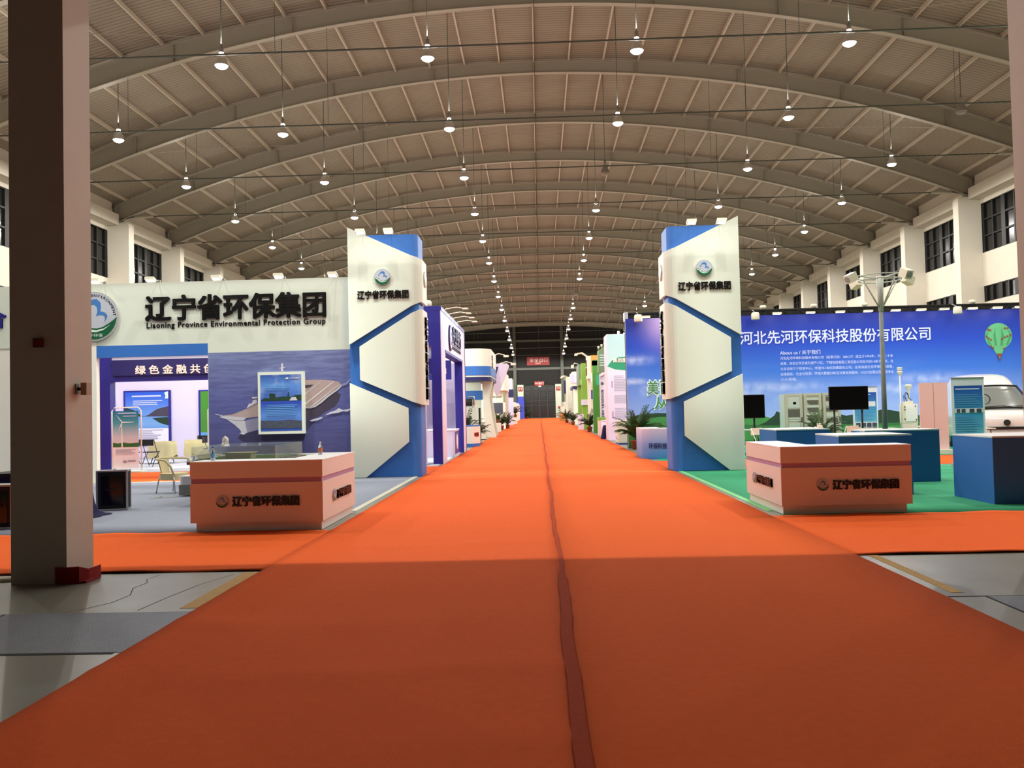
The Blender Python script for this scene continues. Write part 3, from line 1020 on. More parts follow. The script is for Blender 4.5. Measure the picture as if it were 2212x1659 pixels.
lay = [(sea, R4(-8.185, -4.625, .622, 3.11)),
       (M['seadark'], [(-7.41, 1.12), (-6.99, 1.19), (-5.85, 1.43), (-5.52, 1.44), (-5.66, 1.31), (-5.82, 1.12), (-5.88, .92), (-7.34, .92), (-7.48, 1.01)]),
       (M['hulldark'], [(-5.85, 1.71), (-5.69, 1.71), (-5.45, 1.84), (-5.29, 1.94), (-5.06, 2.09), (-4.94, 2.02), (-5.0, 1.86), (-5.1, 1.73), (-5.35, 1.6), (-5.45, 1.52), (-5.7, 1.44), (-5.85, 1.44)]),
       (M['hull'], [(-7.74, 1.48), (-7.34, 1.43), (-6.98, 1.5), (-5.85, 1.66), (-5.85, 1.42), (-6.99, 1.21), (-7.27, 1.14), (-7.37, 1.12), (-7.43, 1.23), (-7.55, 1.34)]),
       (M['hullshade'], [(-7.3, 1.44), (-6.98, 1.5), (-5.85, 1.66), (-5.85, 1.42), (-6.99, 1.21), (-7.25, 1.15)]),
       (M['deck'], [(-7.89, 1.54), (-7.79, 1.58), (-7.6, 1.6), (-7.37, 1.68), (-7.19, 1.76), (-6.98, 1.86), (-6.56, 2.11), (-6.03, 2.34), (-5.84, 2.39), (-5.44, 2.39), (-5.18, 2.37), (-4.99, 2.33), (-4.93, 2.26), (-5.03, 2.16), (-5.16, 2.08), (-5.31, 1.98), (-5.43, 1.87), (-5.59, 1.76), (-5.69, 1.72), (-5.85, 1.73), (-6.56, 1.61), (-6.98, 1.53), (-7.28, 1.5)]),
       (M['hull'], [(-7.94, 1.54), (-7.84, 1.57), (-7.61, 1.55), (-7.26, 1.51), (-7.34, 1.44), (-7.74, 1.48)]),
       (M['hull'], [(-8.03, 1.62), (-7.84, 1.58), (-7.85, 1.56), (-8.02, 1.6)]),
       (M['decky'], [(-5.84, 2.04), (-5.44, 2.35), (-5.42, 2.35), (-5.84, 2.01)]),
       (M['decky'], [(-5.85, 1.81), (-5.11, 2.35), (-5.08, 2.34), (-5.83, 1.77)]),
       (M['decky'], [(-5.71, 1.73), (-4.99, 2.26), (-4.96, 2.26), (-5.66, 1.73)]),
       (M['hulldark'], [(-5.84, 2.26), (-5.61, 2.28), (-5.68, 2.22), (-5.84, 2.19)]),
       (M['hull'], [(-5.85, 1.73), (-5.69, 1.72), (-5.59, 1.76), (-5.43, 1.87), (-5.31, 1.98), (-5.16, 2.08), (-5.03, 2.16), (-4.93, 2.26), (-4.91, 2.23), (-5.01, 2.13), (-5.27, 1.95), (-5.41, 1.83), (-5.57, 1.73), (-5.69, 1.7), (-5.85, 1.71)]),
       (M['foam'], [(-7.26, 1.73), (-7.19, 1.85), (-7.12, 1.86), (-7.1, 1.93), (-7.01, 1.95), (-6.99, 1.87)]),
       (M['foam'], [(-7.12, 2.01), (-6.99, 2.01), (-6.99, 1.98), (-7.1, 1.96)]),
       (M['foam'], [(-6.4, 2.62), (-6.39, 2.8), (-6.36, 2.82), (-6.34, 2.8), (-6.34, 2.62)]),
       (M['foam'], [(-6.44, 2.7), (-6.29, 2.72), (-6.29, 2.7), (-6.44, 2.68)]),
       (M['foam'], [(-5.72, 1.41), (-5.59, 1.44), (-5.4, 1.49), (-5.41, 1.45), (-5.52, 1.41), (-5.66, 1.38)]),
       (M['foam'], [(-5.35, 1.52), (-5.21, 1.6), (-5.07, 1.64), (-5.0, 1.69), (-4.89, 1.64), (-4.74, 1.67), (-4.67, 1.72), (-4.67, 1.67), (-4.79, 1.6), (-4.89, 1.62), (-5.0, 1.58), (-5.17, 1.56)]),
       (M['foam'], [(-7.44, 1.13), (-7.37, 1.16), (-7.27, 1.12), (-7.34, 1.1)]),
       (M['wakehaze'], [(-4.93, 2.26), (-4.81, 2.31), (-4.66, 2.46), (-4.64, 2.41), (-4.78, 2.26), (-4.88, 2.22)])]
prints('mural', ship, lay, t, .0006, .0006)
text('sign_lettering', NAME, M['black'], t, south(Y0), -9.7, -5.28, 3.93, 4.53, .045, .026)
text('english_lettering', 'Liaoning Province Environmental Protection Group', M['black'], t, south(Y0), -9.69, -5.29, 3.71, 3.885, .015, .012, 0, 1.12)
emblem(t, south(Y0, -10.98, 4.07), .605, .05, True)
text('side_lettering', '合', M['navy'], t, south(Y0), -13.75, -13.2, 3.86, 4.32, .03, .03)

t = thing('framed_poster', 'white framed light box with blue city picture hung on the ship mural', 'poster', (-6.37, Y0 - .0, 1.1))
fr = south(-.13)
mb = MB()
mb.box(-.56, .56, -.13, 0.018, 0, 1.5)
mb.obj('frame', M['white'], t)
psky = ramp_mat('printed_city_sky', 2, 0, 1.5, [(0, (40, 70, 170)), (.3, (92, 140, 214)), (.5, (40, 70, 176)), (.62, (70, 110, 196)), (.78, (90, 140, 214)), (1, (26, 58, 150))],
                cloud=dict(scale=(3, 1, 4), band=(.5, .7), amount=.5, color=(190, 206, 236), top=(.8, 1.2)))
lay = [(psky, R4(-.5, .5, .07, 1.43)),
       (M['trees'], [(-.5, .8), (-.4, .88), (-.28, .86), (-.28, .98), (-.14, .97), (-.13, .88), (0, .9), (.16, .9), (.17, 1.0), (.2, 1.0), (.21, .88), (.36, .93), (.5, .94), (.5, .8)]),
       (M['hull'], [(.2, .8), (.26, .88), (.36, .88), (.4, .8)]),
       (M['photo'], [(-.5, .14), (.5, .14), (.5, .31), (.2, .34), (-.1, .31), (-.5, .33)]),
       (M['logo_white'], [(.11, 1.33), (.16, 1.37), (.2, 1.34), (.16, 1.31)])]
prints('picture', fr, lay + lines(M['lightblue'], -.35, .4, .42, .7, 7, .1, .35) + lines(M['lightblue'], -.4, .3, 1.05, 1.2, 4, .2, .3, 5), t)
text('picture_lettering', NAME, M['redink'], t, fr, .22, .45, 1.325, 1.36, .004, .01)

# ================================================================== two towers
def tower(sg, label, text_dir):
    t = thing('entrance_tower', label, 'tower', (sg * 3.84, 20.5, .013), 0, 'blue and white towers flanking the aisle')
    # local x grows towards the outer side for sg=1, mirrored for sg=-1
    def X(a):            # a: distance from the aisle edge
        return -sg * .84 + sg * a
    rad = .16
    def path(off):
        p = [(1.68, -off)]
        for i in range(13):
            p.append((1.68 - (1.68 - rad) * (i + 1) / 13, -off))
        for i in range(1, 7):
            q = PI / 2 * i / 6
            p.append((rad - (rad + off) * math.sin(q), rad - (rad + off) * math.cos(q)))
        for i in range(1, 5):
            p.append((-off, rad + (.9 - rad) * i / 4))
        return p
    def wrap(name, off0, off1, lo, hi, m, s0=0, s1=None):
        """bent sheet following the tower's front and rounded edge; lo/hi give heights along its run"""
        pi, po = path(off0), path(off1)
        run = [0]
        base = path(0)
        for a, b_ in zip(base, base[1:]):
            run.append(run[-1] + math.hypot(b_[0] - a[0], b_[1] - a[1]))
        s1 = run[-1] if s1 is None else s1
        def at(p, s):
            for k in range(len(run) - 1):
                if s <= run[k + 1] + 1e-9:
                    f = (s - run[k]) / (run[k + 1] - run[k])
                    return (p[k][0] + (p[k + 1][0] - p[k][0]) * f, p[k][1] + (p[k + 1][1] - p[k][1]) * f)
            return p[-1]
        ss = sorted(set([s0, s1] + [r for r in run if s0 < r < s1] + [k for k in [q[0] for q in lo] + [q[0] for q in hi] if s0 < k < s1]))
        def ev(tab, s):
            for (a, za), (b_, zb_) in zip(tab, tab[1:]):
                if s <= b_:
                    return za + (zb_ - za) * (s - a) / (b_ - a)
            return tab[-1][1]
        vs, fs = [], []
        for s in ss:
            (xi, yi), (xo, yo) = at(pi, s), at(po, s)
            l, h = ev(lo, s), ev(hi, s)
            vs += [(X(xi), yi, l), (X(xo), yo, l), (X(xo), yo, h), (X(xi), yi, h)]
        for i in range(len(ss) - 1):
            for k in range(4):
                q = (4 * i + k, 4 * i + 4 + k, 4 * i + 4 + (k + 1) % 4, 4 * i + (k + 1) % 4)
                fs.append(q if sg > 0 else q[::-1])
        e = 4 * (len(ss) - 1)
        ends = [(0, 3, 2, 1), (e, e + 1, e + 2, e + 3)]
        fs += ends if sg < 0 else [q[::-1] for q in ends]
        fs = [f[::-1] for f in fs]
        mb = MB()
        mb.add(vs, fs)
        return mb.obj(name, m, t)
    pts = [(X(x), y) for x, y in path(0)] + [(X(1.68), .9)]
    mb = MB()
    mb.prism(pts, Fr((0, 0, 0), (1, 0, 0), (0, 1, 0)), 0, 5.84)
    mb.obj('core', M['blue'], t)
    L = 1.68
    run_end = 3.0
    wrap('top_panel', .03, .09, [(0, 3.19), (L, 4.19), (run_end, 4.19)], [(0, 6.03), (L, 5.24), (run_end, 5.24)], M['white'], -.0)
    wrap('middle_panel', .03, .09, [(.25, 2.34), (L, 1.71), (run_end, 1.71)], [(.25, 3.14), (L, 4.02), (run_end, 4.02)], M['white'], .25)
    wrap('bottom_panel', .03, .09, [(0, 0), (.36, 0), (1.4, .83), (1.41, .84)], [(0, 2.27), (1.4, 1.64), (1.41, 1.63)], M['white'], 0, 1.4)
    fr = south(-.09)
    emblem(t, south(-.09, 0, 4.8), .2, .03)
    text('sign_lettering', NAME, M['black'], t, fr, -.615, .615, 4.285, 4.48, .02, .026)
    fs_ = east(.84 + .09, 0, 0) if sg < 0 else west(-.84 - .09, 0, 0)
    c = .5 if sg < 0 else -.5
    text('vertical_lettering', '\n'.join(NAME), M['black'], t, fs_, c - .14, c + .14, 1.85, 3.85, .05, .03)
    q = Fr(fs_(c, 4.8), fs_.r, fs_.u)
    emblem(t, q, .2, .03)
    return t
tower(-1, 'tall blue and white tower on the left of the aisle beside the ship mural', 1)
tower(1, 'tall blue and white tower on the right of the aisle before the sky backdrop', 1)

def arm_light(x, y, z, label, group, aim, watts, rz=0, reach=.45):
    """clip-on arm floodlight: post clamp, arm and a flat box head, aimed back at the panel"""
    t = thing('arm_floodlight', label, 'floodlight', (x, y, z), rz, group)
    MB().box(-.04, .04, .0, .05, -.004, .05).obj('clamp', M['grey'], t)
    MB().tube([(0, 0, .03), (0, -reach * .5, .0), (0, -reach, -.02)], .012, 6).obj('arm', M['grey'], t)
    mb = MB()
    a = .35
    c, s = math.cos(a), math.sin(a)
    vs = [(u, -reach + v * c + w_ * s, .0 - v * s + w_ * c) for w_ in (-.035, .035) for v in (-.07, .09) for u in (-.11, .11)]
    mb.add(vs, [(0, 2, 3, 1), (4, 5, 7, 6), (0, 1, 5, 4), (2, 6, 7, 3), (0, 4, 6, 2), (1, 3, 7, 5)])
    mb.obj('head', M['offwhite'], t)
    mb = MB()
    vs = [(u, -reach + v * c - .037 * s, .0 - v * s - .037 * c) for v in (-.055, .075) for u in (-.09, .09)]
    mb.add(vs, [(0, 2, 3, 1)])
    mb.obj('lens', M['lit2'], t)
    cz, sz = math.cos(rz), math.sin(rz)
    px, py = x + (reach + .03) * sz, y - (reach + .03) * cz
    washer((px, py, z - .1), (0, 1, 0), reach + .03, watts, 1.3)
    return t
G1 = 'arm floodlights on the white sign wall'
for i, (x, w_) in enumerate(((-10.75, 'above the round emblem'), (-9.4, 'above the first sign character'), (-7.8, 'above the middle sign character'), (-6.3, 'above the last but one sign character'), (-5.0, 'beside the left tower'))):
    arm_light(x, 20.62, 4.88, 'white arm floodlight on the sign wall, %s' % w_, G1, None, .5)
G2 = 'arm floodlights on the two towers'
for x, lb in ((-4.3, 'outer'), (-3.63, 'aisle-side')):
    arm_light(x, 20.52, 5.862, 'white arm floodlight on top of the left tower, %s one' % lb, G2, None, .42)
for x, lb in ((3.52, 'aisle-side'), (4.22, 'outer')):
    arm_light(x, 20.52, 5.862, 'white arm floodlight on top of the right tower, %s one' % lb, G2, None, .42)

# ================================================================== reception counters
def counter(label, sg, loc):
    t = thing('reception_counter', label, 'counter', (loc[0], loc[1], .006), 0, 'white reception counters with black signs')
    # origin: front aisle corner; sg = +1 when the counter runs to the right
    def bx(mb, a, b_, y0, y1, z0, z1):
        mb.box(sg * a, sg * b_, y0, y1, z0, z1)
    W, D, T = 1.8, 2.0, .52
    mb = MB()
    bx(mb, .0, W, 0, T, .12, .65)
    bx(mb, .0, W, 0, T, .715, .93)
    bx(mb, 0, T, T, D, .12, .65)
    bx(mb, 0, T, T, D, .715, .93)
    mb.obj('body', M['counter'], t)
    mb = MB()
    bx(mb, .012, W - .012, .012, T - .01, .65, .715)
    bx(mb, .012, T - .01, T - .01, D - .012, .65, .715)
    mb.obj('stripe', M['stripe'], t)
    mb = MB()
    bx(mb, .03, W - .06, .05, T - .03, 0, .12)
    bx(mb, .03, T - .03, T - .03, D - .05, 0, .12)
    mb.obj('plinth', M['counter'], t)
    mb = MB()
    bx(mb, -.004, W + .004, -.004, T, .93, .945)
    bx(mb, -.004, T, T, D + .004, .93, .945)
    mb.obj('countertop', M['top'], t)
    fr = south(0)
    c = -1.0 if sg < 0 else .93
    emblem(t, south(0, c - .36, .405), .085, .02)
    text('sign_lettering', NAME, M['black'], t, fr, c - .22, c + .68, .34, .47, .025, .03)
    fs_ = east(0) if sg < 0 else west(0)
    q0 = .62 if sg < 0 else -1.45
    emblem(t, Fr(fs_(q0, .41), fs_.r, fs_.u), .085, .02)
    text('side_lettering', NAME, M['black'], t, fs_, q0 + .17, q0 + 1.0, .345, .465, .025, .03)
    return t
counter('white counter with black sign on the left of the aisle, bottles on top', -1, (-3.08, 11.44, 0))
counter('white counter with black sign on the right of the aisle, nothing on top', 1, (3.2, 12.1, 0))
for x, y, lb, lm, cm in ((-4.67, 11.72, 'blue-capped water bottle standing on the left end of the counter', M['water'], M['capblue']),
                         (-3.44, 12.75, 'water bottle with orange and white label standing on the counter', M['orangeink'], M['offwhite'])):
    t = thing('water_bottle', lb, 'bottle', (x, y, .9452))
    MB().lathe([(.001, 0), (.03, 0), (.033, .012), (.031, .05), (.033, .1), (.031, .13), (.012, .165), (.012, .175), (.001, .176)], n=18).obj('body', M['bottle'], t)
    MB().lathe([(.0338, .045), (.0338, .105)], n=18).obj('label_band', lm, t)
    MB().lathe([(.0005, .2), (.014, .2), (.0145, .176), (.0005, .1755)], n=14).obj('cap', cm, t)

# ================================================================== left stand furniture
t = thing('model_display_case', 'glass case with landscaped site model behind the left counter', 'display case', (-5.5, 14.8, .006))
MB().box(-.74, .74, 0, 1.7, .0, .72).obj('base', M['base'], t)
MB().box(-.8, .8, -.06, 1.76, .72, .77).obj('base_top', M['base'], t)
mb = MB()
x0, x1, y0, y1, z0, z1 = -.74, .74, 0, 1.7, .77, 1.02
for a in ((x0, x1, y0, y0 + .008), (x0, x1, y1 - .008, y1), (x0, x0 + .008, y0, y1), (x1 - .008, x1, y0, y1)):
    mb.box(*a, z0, z1)
mb.box(x0, x1, y0, y1, z1, z1 + .008)
mb.obj('glass_cover', M['glass'], t)
g = MB()
rnd = random.Random(11)
nn = 26
vs = [(x0 + .03 + (x1 - x0 - .06) * i / nn, y0 + .03 + (y1 - y0 - .06) * j / nn, .775 + .03 * rnd.random()) for j in range(nn + 1) for i in range(nn + 1)]
g.add(vs, [(j * (nn + 1) + i, j * (nn + 1) + i + 1, (j + 1) * (nn + 1) + i + 1, (j + 1) * (nn + 1) + i) for j in range(nn) for i in range(nn)])
land = g.obj('model_landscape', M['moss'], t)
mb = MB()
mb.box(-.25, .2, .3, .6, .79, .89)
mb.box(-.02, .04, .285, .3, .79, .84)
mb.box(-.28, .23, .28, .62, .89, .9)
mb.obj('model_house', M['model'], land)
mb = MB()
mb.lathe([(.24, 0), (.235, .06), (.2, .12), (.12, .17), (.001, .19)], (-.55, .35, .78), 20)
mb.obj('model_dome', M['glass'], land)
t = thing('crumpled_tissue', 'crumpled white tissue lying on the glass case', 'tissue', (-5.75, 15.1, 1.028))
mb = MB()
rnd = random.Random(5)
prof = []
for j in range(6):
    for i in range(10):
        a = 2 * PI * i / 10
        r = (.07, .06, .045, .05, .04, .012)[j] * rnd.uniform(.7, 1.3)
        prof.append((r * math.cos(a), r * math.sin(a), j * .035 + (0 if j == 0 else rnd.uniform(-.008, .008))))
mb.add(prof, [(j * 10 + i, j * 10 + (i + 1) % 10, (j + 1) * 10 + (i + 1) % 10, (j + 1) * 10 + i) for j in range(5) for i in range(10)] + [tuple(range(50, 60))])
mb.obj('tissue', M['top'], t)

def rattan_chair():
    t = thing('rattan_chair', 'x', 'chair')
    # local: seat faces -y
    def seat_pts(n=20):
        return [(.25 * math.copysign(abs(math.cos(a)) ** .6, math.cos(a)), .24 * math.copysign(abs(math.sin(a)) ** .6, math.sin(a))) for a in [2 * PI * i / n for i in range(n)]]
    MB().prism(seat_pts(), Fr((0, 0, 0), (1, 0, 0), (0, 1, 0)), .36, .4).obj('seat', M['rattan'], t)
    mb = MB()
    mb.prism(seat_pts(), Fr((0, 0, 0), (1, 0, 0), (0, 1, 0)), .27, .36)
    mb.obj('seat_skirt', M['rattan'], t)
    # woven back shell
    mb = MB()
    vs, fs = [], []
    na, nz = 14, 6
    for j in range(nz + 1):
        z = .4 + .29 * j / nz
        for i in range(na + 1):
            a = math.radians(62 + 56 * i / na)
            r = .25 + .07 * j / nz
            vs.append((r * math.cos(a), r * .95 * math.sin(a) + .02, z))
    m = len(vs)
    vs += [(x * .94, y * .94, z) for x, y, z in vs]
    w_ = na + 1
    for j in range(nz):
        for i in range(na):
            fs += [(j * w_ + i, j * w_ + i + 1, (j + 1) * w_ + i + 1, (j + 1) * w_ + i), (m + j * w_ + i + 1, m + j * w_ + i, m + (j + 1) * w_ + i, m + (j + 1) * w_ + i + 1)]
    mb.add(vs, fs, 0, True)
    mb.obj('backrest', M['rattan'], t)
    top = [(.33 * math.cos(math.radians(a)), .32 * math.sin(math.radians(a)) + .02, .71 - .02 * abs(math.cos(math.radians(a)))) for a in range(0, 181, 12)]
    arm = [(.25, -.22, .4), (.3, -.2, .55), (.335, -.1, .67)] + top + [(-.335, -.1, .67), (-.3, -.2, .55), (-.25, -.22, .4)]
    MB().tube(arm, .022, 8).obj('arm_hoop', M['rattan'], t)
    for sx_, sy in ((1, -1), (-1, -1), (1, 1), (-1, 1)):
        MB().tube([(.2 * sx_, .19 * sy, .34), (.235 * sx_, .25 * sy, 0)], .012, 8).obj('leg', M['steel'], t)
    return t
c0 = rattan_chair()
c0.location = (-7.72, 17.5, .011)
c0.rotation_euler = (0, 0, math.radians(70))
c0['label'] = 'cream rattan armchair on the grey carpet, the nearer whole one'
c0['group'] = 'cream rattan armchairs on the grey carpet'
dup(c0, (-7.45, 18.5, .011), math.radians(20), 'cream rattan armchair half hidden behind the other one and the counter')
t = thing('white_stool', 'white padded stool on pale base, half behind the left counter', 'stool', (-7.0, 16.85, .01))
MB().rbox(-.25, .25, -.25, .25, .02, .22, .03).obj('base', M['grey'], t)
MB().rbox(-.24, .24, -.24, .24, .2205, .39, .08).obj('cushion', M['top'], t)
t = thing('white_cable', 'white cable with plug lying on grey carpet beside the stool', 'cable', (-7.5, 16.4, .012))
MB().tube([(0, 0, .006), (-.12, .05, .006), (-.2, -.04, .006), (-.1, -.1, .006), (.1, -.05, .006), (.3, .0, .006)], .006, 6).obj('wire', M['offwhite'], t)
MB().box(-.02, .03, -.02, .02, 0, .03).obj('plug', M['top'], t)

def case(label, loc, rz, h=.66):
    t = thing('flight_case', label, 'flight case', loc, rz, 'black flight cases on the grey carpet')
    MB().box(-.23, .23, -.14, .14, .02, h).obj('body', M['rubber'], t)
    mb = MB()
    for x in (-.235, .235):
        for y in (-.145, .145):
            mb.box(x - .014, x + .014, y - .014, y + .014, .0, h + .012)
    for z in (.012, h):
        for y in (-.145, .145):
            mb.box(-.235, .235, y - .012, y + .012, z - .012, z + .012)
        for x in (-.235, .235):
            mb.box(x - .012, x + .012, -.145, .145, z - .012, z + .012)
    mb.obj('edge_trim', M['alu'], t)
    MB().box(-.22, .22, -.13, .13, h + .001, h + .012).obj('lid', M['grey'], t)
    mb = MB()
    mb.rect(south(-.141), -.17, .17, .08, h - .08, 0, .004)
    mb.obj('grille', M['screen'], t)
    mb = MB()
    mb.tube([(-.1, -.15, h * .55), (-.07, -.17, h * .53), (.07, -.17, h * .53), (.1, -.15, h * .55)], .012, 8)
    mb.obj('handle', M['rubber'], t)
    return t
case('black flight case with silver edges beside the navy draped table', (-7.47, 14.5, .01), math.radians(16), .66)
case('black flight case with silver edges left of the square column', (-8.02, 12.3, .01), 0, .62)
t = thing('draped_table', 'table under navy velvet cloth pooling on the grey carpet', 'table', (-7.98, 13.25, .01))
MB().box(-.75, .55, -.35, .45, .7, .745).obj('tabletop', M['rubber'], t)
mb = MB()
vs, fs = [], []
pts = [(-.74, -.34), (-.2, -.34), (.2, -.34), (.54, -.34), (.54, 0), (.54, .44), (-.1, .44), (-.74, .44)]
ring = []
for a, b_ in zip(pts, pts[1:] + pts[:1]):
    for i in range(8):
        ring.append((a[0] + (b_[0] - a[0]) * i / 8, a[1] + (b_[1] - a[1]) * i / 8))
N = len(ring)
for j, (k, z) in enumerate(((1.0, .7), (1.04, .45), (1.1, .2), (1.22, .06), (1.42, .015), (1.6, .006))):
    for i, (x, y) in enumerate(ring):
        f = 1 + .05 * j * math.sin(i * 1.7) * .5
        q = (k - 1) * f + 1
        vs.append((x * q - (.1 * (q - 1)), y * q, z))
for j in range(5):
    for i in range(N):
        fs.append((j * N + i, (j + 1) * N + i, (j + 1) * N + (i + 1) % N, j * N + (i + 1) % N))
mb.add(vs, fs, 0, True)
mb.obj('velvet_cloth', M['navycloth'], t)

# ================================================================== bank stand (left, second)
t = thing('bank_stand', 'white and navy bank stand with coin emblem facing the aisle', 'exhibition stand', (0, 0, 0))
H = 4.67
# aisle face (x = -3): white portal with navy edge trim
mb = MB()
mb.box(-3.3, -3.0, 25.2, 26.25, 0, H - .12)
mb.box(-3.3, -3.0, 31.95, 33.1, 0, H - .12)
mb.box(-3.3, -3.0, 26.25, 31.95, 3.42, H - .12)
mb.obj('portal', M['lilac'], t)
mb = MB()
mb.box(-3.33, -2.985, 25.18, 33.12, H - .12, H)
mb.box(-3.28, -3.02, 26.245, 26.3, 0, 3.42)
mb.box(-3.28, -2.98, 26.2, 32.0, 3.36, 3.44)
mb.box(-3.28, -2.99, 31.9, 31.96, 0, 3.42)
mb.box(-3.02, -2.985, 33.05, 33.12, 0, H)
mb.obj('portal_trim', M['navy'], t)
# south face
mb = MB()
mb.box(-13.3, -3.02, 25.185, 25.5, 3.5, H)
mb.box(-3.3, -3.02, 25.185, 25.5, 0, 3.5)
mb.box(-13.3, -12.95, 25.185, 25.5, 0, 3.42)
mb.box(-12.95, -3.3, 25.185, 25.5, 2.66, 3.12)
mb.obj('south_frame', M['navy'], t)
MB().box(-13.6, -3.3, 25.3, 25.5, 3.12, 3.5).obj('clerestory_panel', M['lilac'], t)
MB().box(-13.75, -13.3, 25.2, 25.5, 0, 3.5).obj('side_panel', M['lilac'], t)
mb = MB()
mb.box(-12.85, -3.4, 25.1, 25.186, 2.83, 3.3)
mb.obj('header_board', mat('dark_navy_board', (26, 22, 96), .5), t)
for i_, x_ in enumerate((-12.0, -10.6, -9.2)):
    washer((x_, 24.86, 3.42), (0, 1, 0), .24, .55, .9, .2)
text('header_lettering', '绿 色 金 融 共 创', M['redink'], t, south(25.1), -12.13, -9.78, 2.86, 3.12, .02, .025)
mb = MB()
mb.box(-17, -3.3, 33.0, 33.12, 0, 3.4)
mb.box(-17, -16.88, 25.5, 33.0, 0, 3.0)
mb.obj('back_wall_panel', M['lilac'], t)
mb = MB()
mb.box(-5.2, -5.0, 30.2, 33.0, 0, 3.4)
mb.box(-5.0, -3.32, 31.0, 31.1, 2.7, 3.4)
mb.obj('inner_panel', M['navy'], t)
text('inner_lettering', '绿色金融共创', M['redink'], t, south(31.0), -4.75, -3.5, 2.9, 3.12, .01, .02)
fr = east(-3.0)
mb = MB()
mb.disc(fr, 27.62, 3.92, .42, .0, .05, 0, 36)
mb.obj('emblem_disc', M['ink'], t)
mb = MB()
ring = [(27.62 + .33 * math.cos(a), 3.92 + .33 * math.sin(a)) for a in [2 * PI * i / 30 for i in range(30)]]
mb.prism(ring, fr, .05, .056, 0)
mb.disc(fr, 27.66, 3.9, .22, .056, .06, 1, 30)
mb.rect(fr, 27.56, 27.76, 3.8, 4.0, .06, .064, 0)
mb.obj('emblem_mark', [M['lilac'], M['ink']], t)
text('sign_lettering', '兴业银行', M['ink'], t, fr, 28.4, 31.3, 3.82, 4.38, .04, .03)
mb = MB()
mb.rect(fr, 28.4, 31.3, 3.76, 3.785, 0, .02)
mb.obj('underline', M['ink'], t)
text('small_lettering', 'INDUSTRIAL BANK CO.,LTD.', M['ink'], t, fr, 28.4, 31.3, 3.6, 3.71, .02, .012)

G = 'swan-neck lamps over the bank sign'
for i in range(4):
    y = 27.0 + 1.35 * i
    tt = thing('swan_neck_lamp', 'white swan-neck lamp over the bank sign, %s from the near end' % ORD[i], 'floodlight', (-3.1, y, H), 0, G)
    MB().tube([(0, 0, -.01), (.05, 0, .12), (.4, 0, .17), (.62, 0, .13)], .018, 6).obj('arm', M['offwhite'], tt)
    MB().lathe([(.001, .05), (.07, .04), (.11, 0), (.1, -.005), (.001, -.006)], (.68, 0, .1), 14).obj('head', M['offwhite'], tt)
    washer((-2.42, y, H + .03), (-1, 0, 0), .58, .9, 1.2, .15)
t = thing('flood_light', 'cream can light on the near roof edge of the bank stand', 'floodlight', (-3.42, 25.4, H))
MB().lathe([(.001, 0), (.1, 0), (.13, .05), (.13, .16), (.09, .2), (.001, .21)], n=16).obj('can', M['offwhite'], t)
MB().box(-.12, .12, -.02, .02, -.003, .03).obj('bracket', M['grey'], t)
spot((-8, 29, 4.4), (-8, 29.2, 0), 190, 160, .5, .15)
spot((-13.2, 29, 4.4), (-13.2, 30, 0), 190, 160, .5, .15)
spot((-4.4, 29.0, 4.4), (-4.2, 29, 0), 60, 150, .5, .15)

t = thing('reception_desk', 'lilac desk with navy end inside the bank portal', 'desk', (-3.3, 28.8, 0))
MB().box(-.75, -.1, 0, 1.5, .0, .9).obj('body', M['lilac'], t)
MB().box(-.1, .28, .0, 1.5, .0, .9).obj('end_panel', M['lilac'], t)
mb = MB()
mb.rect(east(.281), .08, 1.42, .1, .86, 0, .006)
mb.obj('side_sheet', M['navy'], t)
mb = MB()
mb.disc(east(.288), .75, .5, .26, 0, .006)
mb.obj('emblem', M['paper'], t)
MB().box(-.78, .3, -.02, 1.52, .9, .93).obj('desktop', M['top'], t)
t = thing('kiosk_sign', 'slim white curved standing sign beside the left tower', 'sign', (-3.53, 25.0, .005))
MB().rbox(-.08, .08, -.06, .06, .02, 1.88, .05).obj('panel', M['lilac'], t)
MB().box(-.16, .16, -.16, .16, 0, .02).obj('foot', M['steel'], t)

# posters on the back wall of the bank stand
lake = ramp_mat('printed_lake_sky', 2, .7, 2.5, [(0, (40, 90, 200)), (.35, (120, 170, 226)), (1, (30, 90, 214))])
t = thing('lake_poster', 'tall poster of lake and dark hills in navy frame', 'poster', (-15.43, 32.98, 0))
MB().box(-.93, .93, -.05, .0, .5, 2.63).obj('frame', M['navy'], t)
fr = south(-.05)
prints('picture', fr, [(lake, R4(-.86, .84, .55, 2.57)), (M['paper'], R4(-.86, .84, .55, 1.15)),
       (M['trees'], [(-.86, 1.62), (-.86, 1.98), (-.5, 1.86), (-.2, 1.64), (.1, 1.62)]),
       (M['hulldark'], [(.84, 1.6), (.84, 2.0), (.4, 1.9), (.05, 1.68), (-.1, 1.62)]),
       (M['trees'], [(.84, 1.58), (.84, 1.25), (.5, 1.35), (.2, 1.55)]),
       (M['logo_white'], [(.7, 2.3), (.74, 2.4), (.68, 2.52), (.76, 2.57), (.84, 2.57), (.84, 2.3)])] +
      lines(M['paleink'], -.6, .6, 2.32, 2.44, 1) + lines(M['paleink'], -.55, .65, 2.02, 2.24, 3, .25, .4) + lines(M['greytext'], -.8, .7, .7, 1.1, 6, .4, .45), t)
t = thing('green_poster', 'green poster in navy frame, partly hidden by the ship mural', 'poster', (-12.0, 32.98, 0))
MB().box(-1.4, 1.0, -.05, 0, .5, 2.6).obj('frame', M['navy'], t)
fr = south(-.05)
